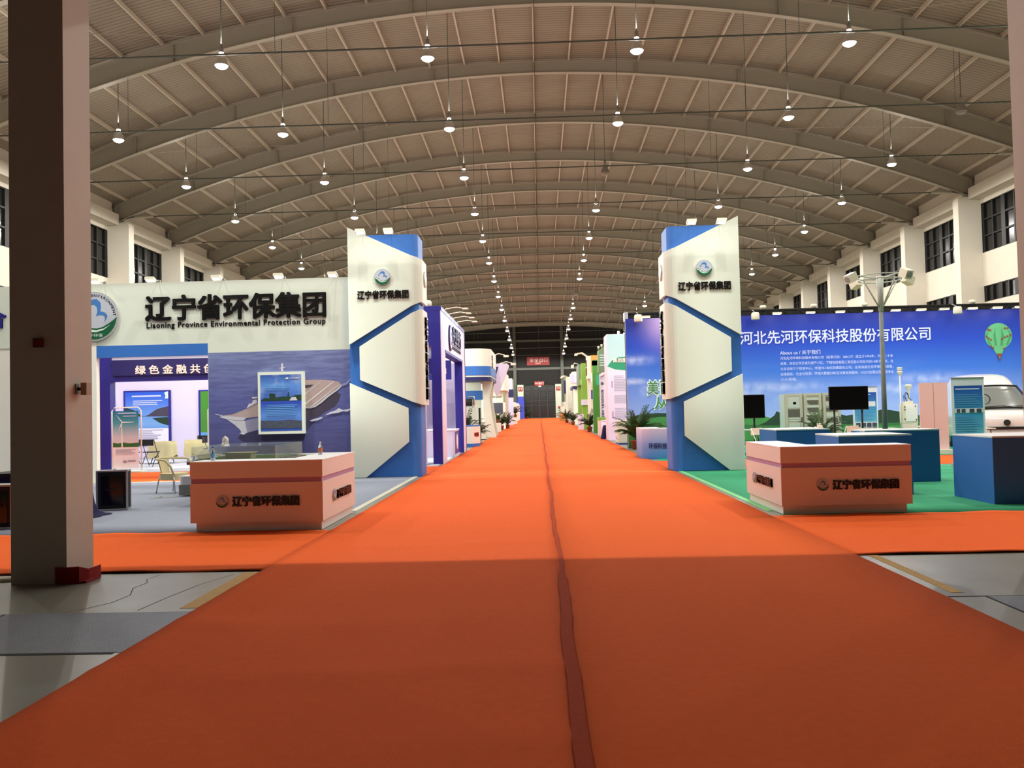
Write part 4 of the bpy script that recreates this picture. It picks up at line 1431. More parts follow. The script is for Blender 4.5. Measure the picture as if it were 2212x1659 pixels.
prints('picture', fr, [(M['leafgreen'], R4(-1.32, .92, .55, 2.54)), (M['lightblue'], R4(-1.32, .92, .55, .95)),
       (M['ink'], [(-.7 + .2 * math.cos(a), 2.2 + .2 * math.sin(a)) for a in [2 * PI * i / 20 for i in range(20)]]),
       (M['leafgreen'], [(-.7 + .13 * math.cos(a), 2.2 + .13 * math.sin(a)) for a in [2 * PI * i / 20 for i in range(20)]])], t)

def door_banner(name, label, loc, rz, w_, h, layers, frame=M['whitesteel']):
    """free-standing banner in a bent tube frame with a foot plate"""
    t = thing(name, label, 'banner', loc, rz)
    p = [(-w_ / 2, 0, .03), (-w_ / 2, 0, h - .1), (-w_ / 2 + .08, 0, h), (w_ / 2 - .08, 0, h), (w_ / 2, 0, h - .1), (w_ / 2, 0, .03)]
    MB().tube(p, .02, 8).obj('tube_frame', frame, t)
    MB().box(-w_ / 2 - .08, w_ / 2 + .08, -.2, .2, 0, .03).obj('foot_plate', frame, t)
    prints('printed_sheet', south(-.012), layers, t)
    return t
wind = ramp_mat('printed_wind_sky', 2, .6, 1.75, [(0, (226, 214, 214)), (.35, (200, 206, 222)), (.7, (70, 160, 184)), (1, (10, 110, 150))])
b0, b1 = -.4, .36
door_banner('wind_turbine_banner', 'standing banner with white wind turbine over green field', (-12.15, 24.55, .006), 0, .86, 1.87,
            [(M['paper'], R4(b0, b1, .1, 1.77)), (wind, R4(b0, b1, .72, 1.77)),
             (M['hill2'], [(b0, .72), (b1, .72), (b1, .85), (.1, .83), (-.1, .86), (-.25, .83), (b0, .86)]),
             (M['top'], [(-.15, .72), (-.11, .72), (-.13, 1.42), (-.145, 1.42)]),
             (M['top'], [(-.14, 1.44), (-.34, 1.72), (-.31, 1.68), (-.12, 1.46)]),
             (M['top'], [(-.14, 1.46), (.24, 1.45), (.2, 1.435), (-.13, 1.42)]),
             (M['top'], [(-.15, 1.43), (-.24, 1.16), (-.2, 1.24), (-.13, 1.41)]),
             (M['shirt'], [(-.05 + .06 * math.cos(a), .3 + .04 * math.sin(a)) for a in [2 * PI * i / 16 for i in range(16)]])] +
            lines(M['paleink'], -.25, .32, 1.66, 1.72, 1) + lines(M['paleink'], -.1, .32, 1.59, 1.63, 1) + lines(M['greytext'], -.32, .3, .5, .66, 5, .3, .4) + lines(M['shirt'], .04, .28, .27, .34, 1))
door_banner('sunflower_banner', 'standing banner with blue sky in white tube frame beside the green poster', (-10.05, 26.4, .006), 0, .86, 1.87,
            [(M['lightblue'], R4(b0, b1, .1, 1.77)), (M['ink'], R4(b0, b1, 1.1, 1.77)), (M['yellow'], R4(b0, b1, .7, .95))])

def round_table(label, loc):
    t = thing('round_table', label, 'table', loc, 0, 'round tables under cream cloths')
    mb = MB()
    N = 48
    vs, fs = [], []
    for j, (r, z) in enumerate(((.44, .74), (.455, .725), (.462, .6), (.47, .42), (.475, .28))):
        for i in range(N):
            a = 2 * PI * i / N
            f = 1 + .035 * j * math.sin(a * 8 + .4) / 2
            zz = z - (.12 * abs(math.sin(a * 2)) if j == 4 else 0)
            vs.append((r * f * math.cos(a), r * f * math.sin(a), zz))
    for j in range(4):
        for i in range(N):
            fs.append((j * N + i, (j + 1) * N + i, (j + 1) * N + (i + 1) % N, j * N + (i + 1) % N))
    fs.append(tuple(range(N)))
    fs = [f[::-1] for f in fs[:-1]] + [fs[-1]]
    mb.add(vs, fs, 0, True)
    mb.obj('cloth', M['cloth'], t)
    MB().lathe([(.001, .705), (.43, .705), (.43, .728), (.001, .728)], n=24).obj('tabletop', M['brown'], t)
    for sx_, sy in ((1, 1), (-1, 1), (1, -1), (-1, -1)):
        MB().tube([(.1 * sx_, .1 * sy, .7), (.28 * sx_, .28 * sy, 0)], .014, 6).obj('leg', M['folding'], t)
    return t
round_table('cream-clothed round table inside the bank stand, the nearer with folding chairs', (-13.0, 28.8, .01))
round_table('cream-clothed round table inside the bank stand, the farther one', (-12.2, 29.9, .01))
def folding_chair(m, label, loc, rz, group):
    t = thing('folding_chair', label, 'chair', loc, rz, group)
    MB().rbox(-.2, .2, -.2, .2, .44, .47, .05).obj('seat', m, t)
    MB().rbox(-.2, .2, .2, .225, .66, .86, .01).obj('backrest', m, t)
    for s in (-1, 1):
        MB().tube([(.205 * s, -.24, 0), (.205 * s, .0, .42), (.205 * s, .2, .86)], .012, 6).obj('leg', m, t)
        MB().tube([(.185 * s, .26, 0), (.185 * s, .05, .3), (.185 * s, -.16, .44)], .012, 6).obj('leg', m, t)
    MB().tube([(-.185, .19, .1), (.185, .19, .1)], .008, 6).obj('stretcher', m, t)
    return t
G = 'black folding chairs inside the bank stand'
for x, y, a, lb in ((-12.65, 27.2, 175, 'black folding chair seen from behind before the cream tablecloths'),
                    (-13.2, 27.0, 262, 'black folding chair seen side-on beside the wind turbine banner'),
                    (-11.35, 28.9, 80, 'black folding chair standing side-on against the white wall, left of the green poster'),
                    (-12.5, 30.9, 0, 'black folding chair on the far side of the cream tables'),
                    (-10.4, 28.0, 150, 'black folding chair just left of the ship mural edge')):
    folding_chair(M['folding'], lb, (x, y, .01), math.radians(a), G)

# ================================================================== right stand: sky backdrop with truss
YS = 32.4
t = thing('sky_backdrop', 'wide printed blue sky backdrop with company name hung under black truss', 'backdrop', (0, YS, 0))
bx0, bx1 = 3.17, 19.5
sky = ramp_mat('printed_blue_sky', 2, .6, 4.9, [(0, (160, 180, 232)), (.25, (126, 156, 226)), (.5, (52, 110, 210)), (.75, (18, 64, 186)), (1, (8, 30, 142))],
               cloud=dict(scale=(.35, 1, .9), band=(.5, .7), amount=.35, color=(176, 190, 236), top=(3.2, 1.4)),
               blobs=[(3.55, 3.3, .55, .16), (3.4, 2.5, .5, .12), (4.4, 2.15, .7, .2), (8.5, 2.18, 1.7, .16), (7.4, 2.0, 1.0, .2), (14.4, 2.35, 1.0, .2), (13.3, 2.0, .9, .2), (10.8, 1.7, 1.8, .15), (16.5, 1.7, 1.5, .18)],
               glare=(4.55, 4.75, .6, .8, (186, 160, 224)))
MB().box(bx0, bx1, .0, .06, .02, 4.88).obj('backing', M['white'], t)
lay = [(sky, R4(bx0, bx1, .02, 4.88)),
       (M['hill'], [(bx0, .02), (bx1, .02), (bx1, 1.0), (16, .95), (14, 1.0), (12, .98), (10, .9), (8.6, .98), (8.2, 1.12), (7.6, 1.28), (6.9, 1.26), (6.0, 1.1), (5.4, 1.12), (4.8, 1.2), (4.2, 1.26), (3.6, 1.2), (bx0, 1.1)]),
       (M['trees'], [(8.0, .75), (8.3, .86), (8.65, 1.12), (8.72, 1.26), (8.9, 1.2), (9.2, 1.22), (9.6, 1.1), (10.4, 1.05), (11, 1.12), (11.3, 1.04), (11.7, 1.1), (12.2, 1.12), (12.6, 1.24), (12.9, 1.22), (13.3, 1.14), (13.6, .98), (14, 1.0), (14.9, .96), (15.2, .8), (13, .72), (10, .7)]),
       (M['trees'], [(bx0, 1.1), (3.6, 1.26), (4.2, 1.3), (4.8, 1.28), (5.4, 1.26), (6.0, 1.18), (5.2, 1.14), (4.4, 1.16), (3.8, 1.12)]),
       (M['hill2'], [(bx0, .02), (bx1, .02), (bx1, .72), (14, .74), (11, .72), (8.6, .72), (7.4, .8), (6.2, .74), (5.2, .86), (4.5, .8), (3.9, .9), (bx0, .86)]),
       (M['hill'], [(bx0, .5), (4.2, .62), (5.4, .7), (7, .66), (9, .62), (12, .64), (bx1, .6), (bx1, .2), (bx0, .2)])]
bal = []
for i in range(41):
    a = math.radians(-62 + 304 * i / 40)
    bal.append((17.0 + .5 * math.cos(a), 3.87 + .49 * math.sin(a)))
bal += [(16.93, 3.16), (17.07, 3.16)]
lay.append((M['ballgreen'], bal))
for k, x in enumerate((-.3, -.1, .1, .3)):
    lay.append((M['ballgreen2'], [(17 + x - .05, 3.5 + .12 * abs(x)), (17 + x * 1.5 - .04, 3.9), (17 + x * 1.1, 4.22 - abs(x) * .3), (17 + x * 1.5 + .05, 3.9), (17 + x + .04, 3.5 + .12 * abs(x))]))
for x, z in ((-.44, 3.86), (-.36, 3.8), (-.28, 3.74), (.12, 3.76), (.22, 3.82), (.32, 3.86), (.42, 3.9), (-.38, 4.13), (-.3, 4.1), (.24, 4.16), (.34, 4.16), (-.3, 3.5), (-.22, 3.44), (.18, 3.4)):
    lay.append((M['ballred'], [(17 + x - .05, z), (17 + x, z - .045), (17 + x + .05, z), (17 + x, z + .045)]))
lay += [(M['ballred'], [(16.9, 3.22), (17.1, 3.22), (17.06, 3.1), (16.94, 3.1)]), (M['ballred'], R4(16.96, 17.04, 3.0, 3.06)), (M['mutegreen'], R4(16.97, 17.03, 3.06, 3.1))]
prints('printed_sheet', south(0), lay, t, .0012, .0012)
fr = south(-.03)
text('title_lettering', '河北先河环保科技股份有限公司', M['paleink'], t, south(-.002), 7.45, 14.5, 3.79, 4.29, .004, .012, .012)
text('about_lettering', 'About us / 关于我们', M['paleink'], t, south(-.002), 8.92, 10.42, 3.37, 3.53, .004, .006, .012)
para = ['河北先河环保科技股份有限公司（股票代码：300137）成立于1996年，历经二十年',
        '发展，目前公司已成为资产17亿，下辖包括美国三家控股公司在内的14家子公司，在',
        '北京设有三个研发中心，市值70-100亿的集团化公司，业务涵盖生态环境监测装备、',
        '运维服务、社会化检测、环境大数据分析及决策支持服务、VOCS治理以及民用净化', '六大领域。']
for i, p_ in enumerate(para):
    zt = 3.3 - .2 * i
    text('paragraph_lettering', p_, M['paleink'], t, south(-.002), 8.92, 13.1 if i < 4 else 9.52, zt - .115, zt, .003, 0, .012)
for ch, x0, x1, z0, z1 in (('美', 3.95, 4.34, 2.0, 2.52), ('丽', 4.42, 4.85, 2.02, 2.5), ('从', 4.2, 4.7, 1.46, 1.9), ('大', 4.72, 5.1, 1.44, 1.86)):
    text('slogan_outline', ch, M['brushedge'], t, south(-.002), x0 - .03, x1 + .03, z0 - .03, z1 + .03, .003, .05, .012)
    text('slogan_lettering', ch, M['brush'], t, south(-.002), x0, x1, z0, z1, .003, .018, .016)
# black box truss behind the top edge
mb = MB()
for y in (.1, .38):
    for z in (4.82, 5.1):
        mb.tube([(bx0, y, z), (bx1, y, z)], .025, 6, 0)
x = bx0
k = 0
while x < bx1 - .3:
    mb.tube([(x, .1, 4.82 if k % 2 else 5.1), (x + .3, .1, 5.1 if k % 2 else 4.82)], .012, 5, 0)
    mb.tube([(x, .38, 4.82 if k % 2 else 5.1), (x + .3, .38, 5.1 if k % 2 else 4.82)], .012, 5, 0)
    x += .3
    k += 1
mb.box(bx0, bx1, .395, .4, 4.8, 5.1, 0)
for x in (bx0 + .03, 11, bx1 - .1):
    mb.box(x - .03, x + .22, .1, .38, 0, 4.82, 0)
mb.box(bx0 - .02, bx0 + .12, .06, .42, 4.8, 5.14, 1)
mb.obj('truss', [M['rubber'], M['alu']], t)

G = 'flat arm lamps along the top of the sky backdrop'
bars = [3.9, 6.0, 7.1, 8.75, 9.98, 11.07, 12.09, 13.1, 14.03, 14.87, 15.9, 16.8, 17.6]
for i, x in enumerate(bars):
    tt = thing('flat_floodlight', 'flat white lamp over the sky backdrop, number %d counted from the aisle end' % (i + 1), 'floodlight', (x, YS, 4.9), 0, G)
    MB().box(-.02, .02, .0, .05, -.018, .03).obj('clamp', M['grey'], tt)
    MB().tube([(0, 0, 0), (0, -.35, .02)], .012, 6).obj('arm', M['grey'], tt)
    MB().rbox(-.16, .16, -.5, -.33, -.03, .03, .03).obj('head', M['offwhite'], tt)
    MB().box(-.14, .14, -.48, -.35, -.036, -.031).obj('lens', M['lit2'], tt)
    washer((x, YS - .46, 4.82), (0, 1, 0), .46, .55, 1.2)
G = 'white can lights on the sky backdrop truss'
for i, (x, y, z, lb) in enumerate(((3.62, YS - .35, 4.82, 'left of the right tower'), (7.95, YS - .4, 4.78, 'just right of the right tower'), (15.35, YS - .4, 4.8, 'above the hot-air balloon'))):
    tt = thing('can_light', 'white can light tilted down on the truss, %s' % lb, 'floodlight', (x, y, z), 0, G)
    MB().lathe([(.001, .18), (.12, .17), (.15, .1), (.15, -.08), (.13, -.1), (.12, -.06), (.001, -.05)], n=16).obj('can', M['offwhite'], tt)
    MB().tube([(.0, .02, .17), (0, .2, .24), (0, .42, .3)], .015, 6).obj('bracket', M['grey'], tt)
for i, (x, lb) in enumerate(((7.4, 'nearest the right tower'), (8.4, 'second from the right tower'), (10.3, 'just left of the floodlight pole'), (12.2, 'just right of the floodlight pole'), (16.2, 'above the balloon'))):
    tt = thing('beam_light', 'small white lamp standing on top of the truss, %s' % lb, 'floodlight', (x, YS + .2, 5.125), 0, 'small lamps standing on the truss')
    MB().box(-.07, .07, -.05, .05, 0, .02).obj('foot', M['grey'], tt)
    MB().lathe([(.001, .02), (.09, .03), (.13, .1), (.09, .15), (.001, .16)], n=14).obj('head', M['offwhite'], tt)

# ================================================================== right stand: plinths, screens, equipment
G = 'blue display plinths with white tops'
for x0, x1, y0, y1, lb in ((4.82, 6.02, 14.45, 15.65, 'blue display plinth straight behind the right white counter'),
                           (4.86, 5.98, 18.35, 19.75, 'blue display plinth farthest back, below the palm and cabinets'),
                           (6.05, 7.45, 16.58, 17.3, 'blue display plinth in front of the pale pink panel, right of the pole foot'),
                           (6.5, 7.8, 12.84, 14.06, 'blue display plinth nearest the front, in front of the white van')):
    t = thing('display_plinth', lb, 'plinth', ((x0 + x1) / 2, (y0 + y1) / 2, .004), 0, G)
    a, b_ = (x1 - x0) / 2, (y1 - y0) / 2
    MB().box(-a, a, -b_, b_, 0, .975).obj('body', M['blue'], t)
    MB().box(-a - .004, a + .004, -b_ - .004, b_ + .004, .975, .998).obj('top_board', M['top'], t)

def tv(label, loc, legs, dz=0):
    t = thing('television', label, 'television', loc, 0, 'switched-off televisions on stands')
    MB().box(-.59, .59, -.03, .03, 1.3 + dz, 2.02 + dz).obj('casing', M['rubber'], t)
    MB().rect(south(-.031), -.575, .575, 1.325 + dz, 2.005 + dz, 0, .002).obj('screen', M['screen'], t)
    for x in legs:
        MB().tube([(x, .06, 0), (x, .06, 1.5)], .03, 8).obj('leg', M['rubber'], t)
    MB().box(-.5, .5, -.3, .35, 0, .04).obj('foot', M['rubber'], t)
    return t
tv('black television on two legs in front of the grey cabinets', (9.3, 26.5, .01), (-.42, .42))
tv('black television on single leg half hidden by the right tower', (6.16, 26.5, .01), (.28,), -.19)

def cabinet(label, loc, kind):
    t = thing('equipment_cabinet', label, 'cabinet', loc, 0, 'grey analyser cabinets before the sky backdrop')
    MB().box(-.3, .3, 0, .62, .02, 1.86).obj('body', M['cabinet'], t)
    MB().box(-.303, -.3, .02, .6, .04, 1.84).obj('side_panel', M['cabside'], t)
    fr = south(0)
    d = MB()
    for u0, u1, v0, v1 in ((-.29, -.2, .1, 1.82), (.2, .29, .1, 1.82), (-.2, .2, .1, .14), (-.2, .2, 1.78, 1.82)):
        d.rect(fr, u0, u1, v0, v1, 0, .025)
    do = d.obj('door', M['cabinet'], t)
    h = MB()
    h.rect(fr, .235, .265, .9, 1.06, .025, .045)
    h.obj('handle', M['rubber'], do)
    mb = MB()
    mats = [M['cabside'], M['cabdark'], M['screen']]
    if kind == 0:
        mb.rect(fr, -.2, .2, 1.38, 1.78, 0, .012, 0)
        mb.rect(fr, -.02, .08, 1.5, 1.58, .012, .016, 2)
        mb.rect(fr, -.19, .19, 1.08, 1.34, 0, .012, 1)
        for z in (.94, 1.01):
            mb.rect(fr, -.19, .19, z, z + .04, 0, .01, 0)
        mb.rect(fr, -.19, .19, .5, .86, 0, .012, 0)
    elif kind == 1:
        for z in (1.5, 1.25, 1.0, .75):
            mb.rect(fr, -.2, .2, z + .13, z + .2, 0, .02, 0)
            mb.prism([(-.17, z + .12), (.17, z + .12), (.17, z), (-.1, z), (-.15, z + .04)], fr, 0, .03, 1)
    else:
        for i in range(6):
            mb.rect(fr, -.19, .19, .7 + .18 * i, .83 + .18 * i, 0, .012, i % 2)
    mb.obj('instrument_panel', mats, t)
    return t
cabinet('grey analyser cabinet with small display, leftmost of its row', (8.37, 29, .01), 0)
cabinet('grey analyser cabinet with dark trays in the middle of its row', (9.0, 29, .01), 1)
cabinet('grey analyser cabinet partly behind the black television screen', (9.63, 29, .01), 2)

def palm(name, label, loc, h, spread, seed, n=26, pot=True, group=None, m='leaf', potr=.17, poth=.3, stem=.35):
    t = thing(name, label, 'plant', loc, 0, group)
    rnd = random.Random(seed)
    mb, st = MB(), MB()
    for i in range(n):
        a = 2 * PI * i / n * 2.4 + rnd.uniform(-.3, .3)
        lean = rnd.uniform(.15, 1.0)
        L = h * rnd.uniform(.6, 1.0) - poth * .5
        p, v = Vector((rnd.uniform(-.05, .05), rnd.uniform(-.05, .05), poth)), Vector((math.cos(a) * lean * .35, math.sin(a) * lean * .35, 1)).normalized()
        pts = [p.copy()]
        seg = 9
        for k in range(seg):
            v = (v + Vector((math.cos(a) * lean * .18 * spread, math.sin(a) * lean * .18 * spread, -.05 - .22 * lean * (k / seg)))).normalized()
            p = p + v * L / seg
            pts.append(p.copy())
        st.tube(pts, [.008] * (seg) + [.003], 4, 0, False)
        for k in range(2, seg + 1):
            d = (pts[k] - pts[k - 1]).normalized()
            side = d.cross(Vector((0, 0, 1)))
            side = side.normalized() if side.length > .01 else Vector((1, 0, 0))
            for q in (0, .33, .66):
                base = pts[k] - d * (L / seg) * q
                for s in (-1, 1):
                    ln = (.34 - .2 * abs(k / seg - .55)) * h * .42 * rnd.uniform(.8, 1.2)
                    tip = base + side * s * ln * .8 + d * ln * .75 - Vector((0, 0, ln * rnd.uniform(.1, .5)))
                    mid = base + (tip - base) * .45 + Vector((0, 0, .012))
                    wv = d * .017 * (h / 1.2)
                    mb.add([base, mid + wv, tip, mid - wv], [(0, 1, 2, 3)])
    if pot:
        MB().lathe([(.001, 0), (potr * .8, 0), (potr, poth), (potr * 1.08, poth), (potr * 1.08, poth + .03), (potr * .95, poth + .03), (potr * .9, poth - .04), (.001, poth - .04)], n=20).obj('pot', M['pot'], t)
        MB().lathe([(potr * .93, poth - .02), (.001, poth - .015)], n=16).obj('soil', M['soil'], t)
    st.obj('stems', M[m], t)
    mb.obj('foliage', M[m], t)
    return t
palm('potted_palm', 'bushy palm with spreading fronds before the grey cabinets', (8.75, 27.6, .01), 1.32, 1.5, 3, 30)
palm('potted_palm', 'large bushy palm in brown pot at the near corner of the sky backdrop', (3.4, 31.4, .01), 1.5, .95, 5, 46, potr=.24, poth=.3)
t = thing('flower_basket', 'basket of white flowers beside the palm and blue plinth', 'flowers', (7.85, 24.9, .01))
MB().lathe([(.001, 0), (.14, 0), (.17, .5), (.15, .5), (.001, .46)], n=16).obj('basket', M['offwhite'], t)
mb, lf = MB(), MB()
rnd = random.Random(9)
for i in range(60):
    a, r = rnd.uniform(0, 2 * PI), .24 * math.sqrt(rnd.random())
    x, y, z = r * math.cos(a), r * math.sin(a), .72 + .2 * rnd.random() - r * .4
    lf.tube([(x * .3, y * .3, .45), (x, y, z)], .005, 4, 0, False)
    mb.lathe([(.001, 0), (.02, .02), (.026, .045), (.012, .05), (.001, .05)], (x, y, z), 7)
lf.obj('stems', M['leaf'], t)
mb.obj('blossoms', M['flower'], t)

def roll_banner(label, loc, h, w_, layers):
    t = thing('roll_up_banner', label, 'banner', loc, 0, 'blue roll-up banners before the sky backdrop')
    MB().rbox(-w_ / 2 - .03, w_ / 2 + .03, -.1, .1, 0, .09, .04).obj('base', M['alu'], t)
    MB().box(-w_ / 2, w_ / 2, -.012, .012, h - .03, h).obj('top_rail', M['alu'], t)
    MB().tube([(0, .04, .05), (0, .03, h - .02)], .012, 6).obj('pole', M['alu'], t)
    prints('printed_sheet', south(.0), layers, t)
    return t
bs = ramp_mat('printed_sea_blue', 2, .25, 1.8, [(0, (200, 222, 240)), (.3, (120, 196, 226)), (.6, (70, 160, 214)), (1, (30, 84, 180))])
ly = lambda a, b_: ([(M['paper'], R4(a, b_, .09, 2.03)), (bs, R4(a + .06, b_ - .04, .12, 1.86))])
roll_banner('tall blue roll-up banner with row of small photos, nearest the van', (9.67, 19.95, .005), 2.05, .74,
            ly(-.37, .37) + lines(M['paleink'], -.28, .28, 1.74, 1.8, 1) + lines(M['lightblue'], -.3, .3, 1.36, 1.66, 6, .5, .35, 4) +
            [(M['paper'], R4(-.31, .33, 1.24, 1.34)), (M['photo'], R4(-.27, -.19, 1.245, 1.33)), (M['photo'], R4(-.16, -.07, 1.245, 1.33)), (M['photo'], R4(.02, .13, 1.245, 1.33)), (M['photo'], R4(.18, .29, 1.245, 1.33))] +
            lines(M['lightblue'], -.3, .3, .7, 1.15, 9, .4, .35, 6) + [(M['photo'], R4(-.28, -.19, .52, .64)), (M['photo'], R4(-.1, .1, .55, .66)), (M['hill2'], [(-.31, .12), (-.31, .34), (-.1, .3), (.33, .3), (.33, .12)])])
roll_banner('blue roll-up banner with white note, between television and floodlight pole', (10.85, 29.3, .005), 2.05, .84,
            ly(-.42, .42) + lines(M['paleink'], -.28, .2, 1.74, 1.8, 1) + [(M['paper'], R4(.1, .34, 1.38, 1.55))] + lines(M['lightblue'], -.3, .3, .9, 1.3, 8, .4, .35, 8) +
            [(M['paper'], R4(-.36, .38, .5, .86))] + [(M['photo'], R4(-.33 + .18 * i, -.18 + .18 * i, v, v + .14)) for i in range(4) for v in (.53, .69)])

G = 'pale pink partition panels'
for x0, x1, y, h, lb in ((10.82, 11.62, 25.1, 2.05, 'pale pink double panel standing alone between monitor and roll-up banner'),
                         (14.9, 16.35, 30.6, 2.1, 'pale pink double panel behind the white van roof')):
    t = thing('partition_panel', lb, 'partition', ((x0 + x1) / 2, y, .005), 0, G)
    a = (x1 - x0) / 2
    for u0, u1 in ((-a, -.006), (.006, a)):
        MB().box(u0, u1, -.02, .02, .12, h).obj('panel', M['pink'], t)
    MB().box(-.006, .006, -.016, .016, .12, h).obj('joint_strip', M['cabdark'], t)
    MB().box(-a - .02, a + .08, -.2, .2, .0, .12).obj('base', M['cream'], t)

t = thing('air_monitor', 'white air monitoring cabinet with sampling funnel and slim sensor mast', 'instrument', (11.8, 28, .01))
MB().box(-.23, .23, 0, .3, .82, 1.43).obj('cabinet', M['offwhite'], t)
mb = MB()
fr = south(0)
mb.rect(fr, -.16, .2, .87, 1.4, 0, .015)
mb.obj('door', M['top'], t)
mb = MB()
for u, v in ((-.19, 1.34), (-.19, 1.25), (-.19, .95), (.15, 1.36), (.17, .92)):
    mb.rect(fr, u - .015, u + .015, v - .02, v + .02, .015, .03)
mb.obj('latch', M['rubber'], t)
MB().box(-.14, .12, .06, .24, 1.43, 1.52).obj('upper_box', M['offwhite'], t)
MB().lathe([(.03, 1.52), (.03, 1.8), (.035, 1.86), (.05, 1.9), (.1, 2.0), (.115, 2.03), (.09, 2.06), (.001, 2.075)], (.02, .15, 0), 18).obj('sampling_funnel', M['offwhite'], t)
mb = MB()
mb.tube([(-.06, .12, 1.52), (-.12, .1, 1.66), (-.1, .1, 1.8), (-.02, .12, 1.78), (0, .1, 1.62), (.08, .1, 1.56)], .012, 6)
mb.tube([(-.14, .12, 1.5), (-.16, .1, 1.7), (-.08, .1, 1.82), (0, .12, 1.7)], .01, 6)
mb.obj('hose', M['rubber'], t)
MB().tube([(-.28, .1, 0), (-.26, .1, 2.4)], .02, 8).obj('sensor_mast', M['offwhite'], t)
mb = MB()
mb.lathe([(.03, 2.36), (.06, 2.42), (.085, 2.46), (.085, 2.5), (.04, 2.51), (.04, 2.53), (.085, 2.54), (.085, 2.56), (.04, 2.57), (.085, 2.58), (.08, 2.62), (.001, 2.63)], (-.26, .1, 0), 16)
mb.obj('sensor_head', M['offwhite'], t)
for x in (-.2, .2):
    MB().box(x - .02, x + .02, .05, .25, 0, .82).obj('leg', M['alu'], t)

def wtable(label, loc, w_, rz=0):
    t = thing('folding_table', label, 'table', loc, rz, 'white folding tables by the green floor')
    MB().rbox(-w_ / 2, w_ / 2, -.3, .3, .72, .75, .04).obj('tabletop', M['whitesteel'], t)
    for s in (-1, 1):
        MB().tube([(s * w_ * .4, -.25, 0), (s * w_ * .3, -.25, .72)], .013, 6).obj('leg', M['folding'], t)
        MB().tube([(s * w_ * .4, .25, 0), (s * w_ * .3, .25, .72)], .013, 6).obj('leg', M['folding'], t)
    return t
wtable('white folding table close behind the right tower', (6.4, 27.2, .01), 1.1)
wtable('white folding table before the white air monitor', (11.8, 26.8, .01), 1.2)
wtable('white folding table between the palm and the small banner', (9.7, 25.6, .01), 1.3)
wtable('white folding table squeezed between pink panel and tall banner', (11.85, 23.9, .01), .7)
G = 'white folding chairs on the right stand'
for x, y, a, lb in ((6.15, 24.6, 35, 'white folding chair beside the right tower, left of the plinths'),
                    (8.75, 25.1, 200, 'white folding chair behind the flower basket'),
                    (11.0, 26.3, 170, 'white folding chair below the white air monitor'),
                    (11.6, 25.75, 160, 'white folding chair between the pink panel and the van')):
    folding_chair(M['whitesteel'], lb, (x, y, .01), math.radians(a), G)

# floodlight pole
t = thing('floodlight_pole', 'grey pole carrying a ring of four white camera-style lamps', 'pole', (7.16, 18.4, .01))
MB().tube([(0, 0, .02), (0, 0, 3.5)], [.06, .042], 14).obj('pole', M['polegrey'], t)
MB().lathe([(.001, 0), (.18, 0), (.18, .02), (.001, .021)], n=20).obj('foot_plate', M['polegrey'], t)
mb = MB()
C0 = Vector((0, 0, 4.12))
ringp = [(.42 * math.cos(2 * PI * i / 28), .42 * math.sin(2 * PI * i / 28), 4.12) for i in range(29)]
mb.tube(ringp, .014, 6, 0, False)
ringp = [(.5 * math.cos(2 * PI * i / 28), .5 * math.sin(2 * PI * i / 28), 4.2) for i in range(29)]
mb.tube(ringp, .012, 6, 0, False)
for a in (20, 110, 200, 290):
    c, s = math.cos(math.radians(a)), math.sin(math.radians(a))
    mb.tube([(.03 * c, .03 * s, 4.16), (.68 * c, .68 * s, 4.2)], .014, 6)
mb.tube([(0, 0, 3.45), (0, 0, 4.2)], [.05, .075], 10)
mb.obj('ring_frame', M['polering'], t)
for a in (20, 110, 200, 290):
    c, s = math.cos(math.radians(a)), math.sin(math.radians(a))
    MB().tube([(.02 * c, .02 * s, 3.5), (.44 * c, .44 * s, 4.12)], .016, 6).obj('strut', M['polering'], t)
    h = MB()
    o = Vector((.72 * c, .72 * s, 4.16))
    ax, ay = Vector((c * .9, s * .9, -.43)), Vector((-s, c, 0))
    az = ax.cross(ay)
    vs = [o + ax * i + ay * j + az * k for k in (-.09, .09) for j in (-.085, .085) for i in (-.08, .13)]
    h.add(vs, [(0, 2, 3, 1), (4, 5, 7, 6), (0, 1, 5, 4), (2, 6, 7, 3), (0, 4, 6, 2), (1, 3, 7, 5)])
    ho = h.obj('lamp_head', M['offwhite'], t)
    q = Fr(o + ax * .13, ay, az)
    d = MB()
    d.disc(q, 0, 0, .065, 0, .012, 0, 16)
    d.obj('lens', M['grey'], ho)

# white van at an angle behind the plinth
t = thing('van', 'white high-roofed van with dark round badge behind the front blue plinth', 'van', (13.2, 24.95, .0), math.radians(-16))
def sect(y, hw, z0, z1, tw, n=9, pw=4):
    """closed cross-section of the body at y: lower half-width hw, roof half-width tw"""
    zm = z0 + (z1 - z0) * .42
    pts = [(-hw * .94, z0), (-hw, z0 + .12), (-hw, zm), (-hw + (hw - tw) * .55, zm + (z1 - zm) * .6), (-tw, z1 - .1), (-tw * .8, z1 - .02), (0, z1)]
    pts += [(-x, z) for x, z in pts[-2::-1]]
    return [(x, y, z) for x, z in pts]
secs = [sect(.0, .72, .42, .8, .62), sect(.02, .84, .35, 1.0, .72), sect(.12, .91, .3, 1.13, .78), sect(.36, .94, .28, 1.22, .82), sect(.5, .95, .28, 1.27, .82), sect(.85, .95, .28, 1.48, .76), sect(1.2, .95, .28, 1.7, .69), sect(1.55, .95, .28, 1.92, .62), sect(1.9, .95, .28, 2.1, .62), sect(2.6, .95, .28, 2.32, .66), sect(3.6, .95, .28, 2.38, .7), sect(4.9, .95, .28, 2.36, .7), sect(5.1, .9, .35, 2.25, .66)]
mb = MB()
n = len(secs[0])
vs = [p for s_ in secs for p in s_]
fs = []
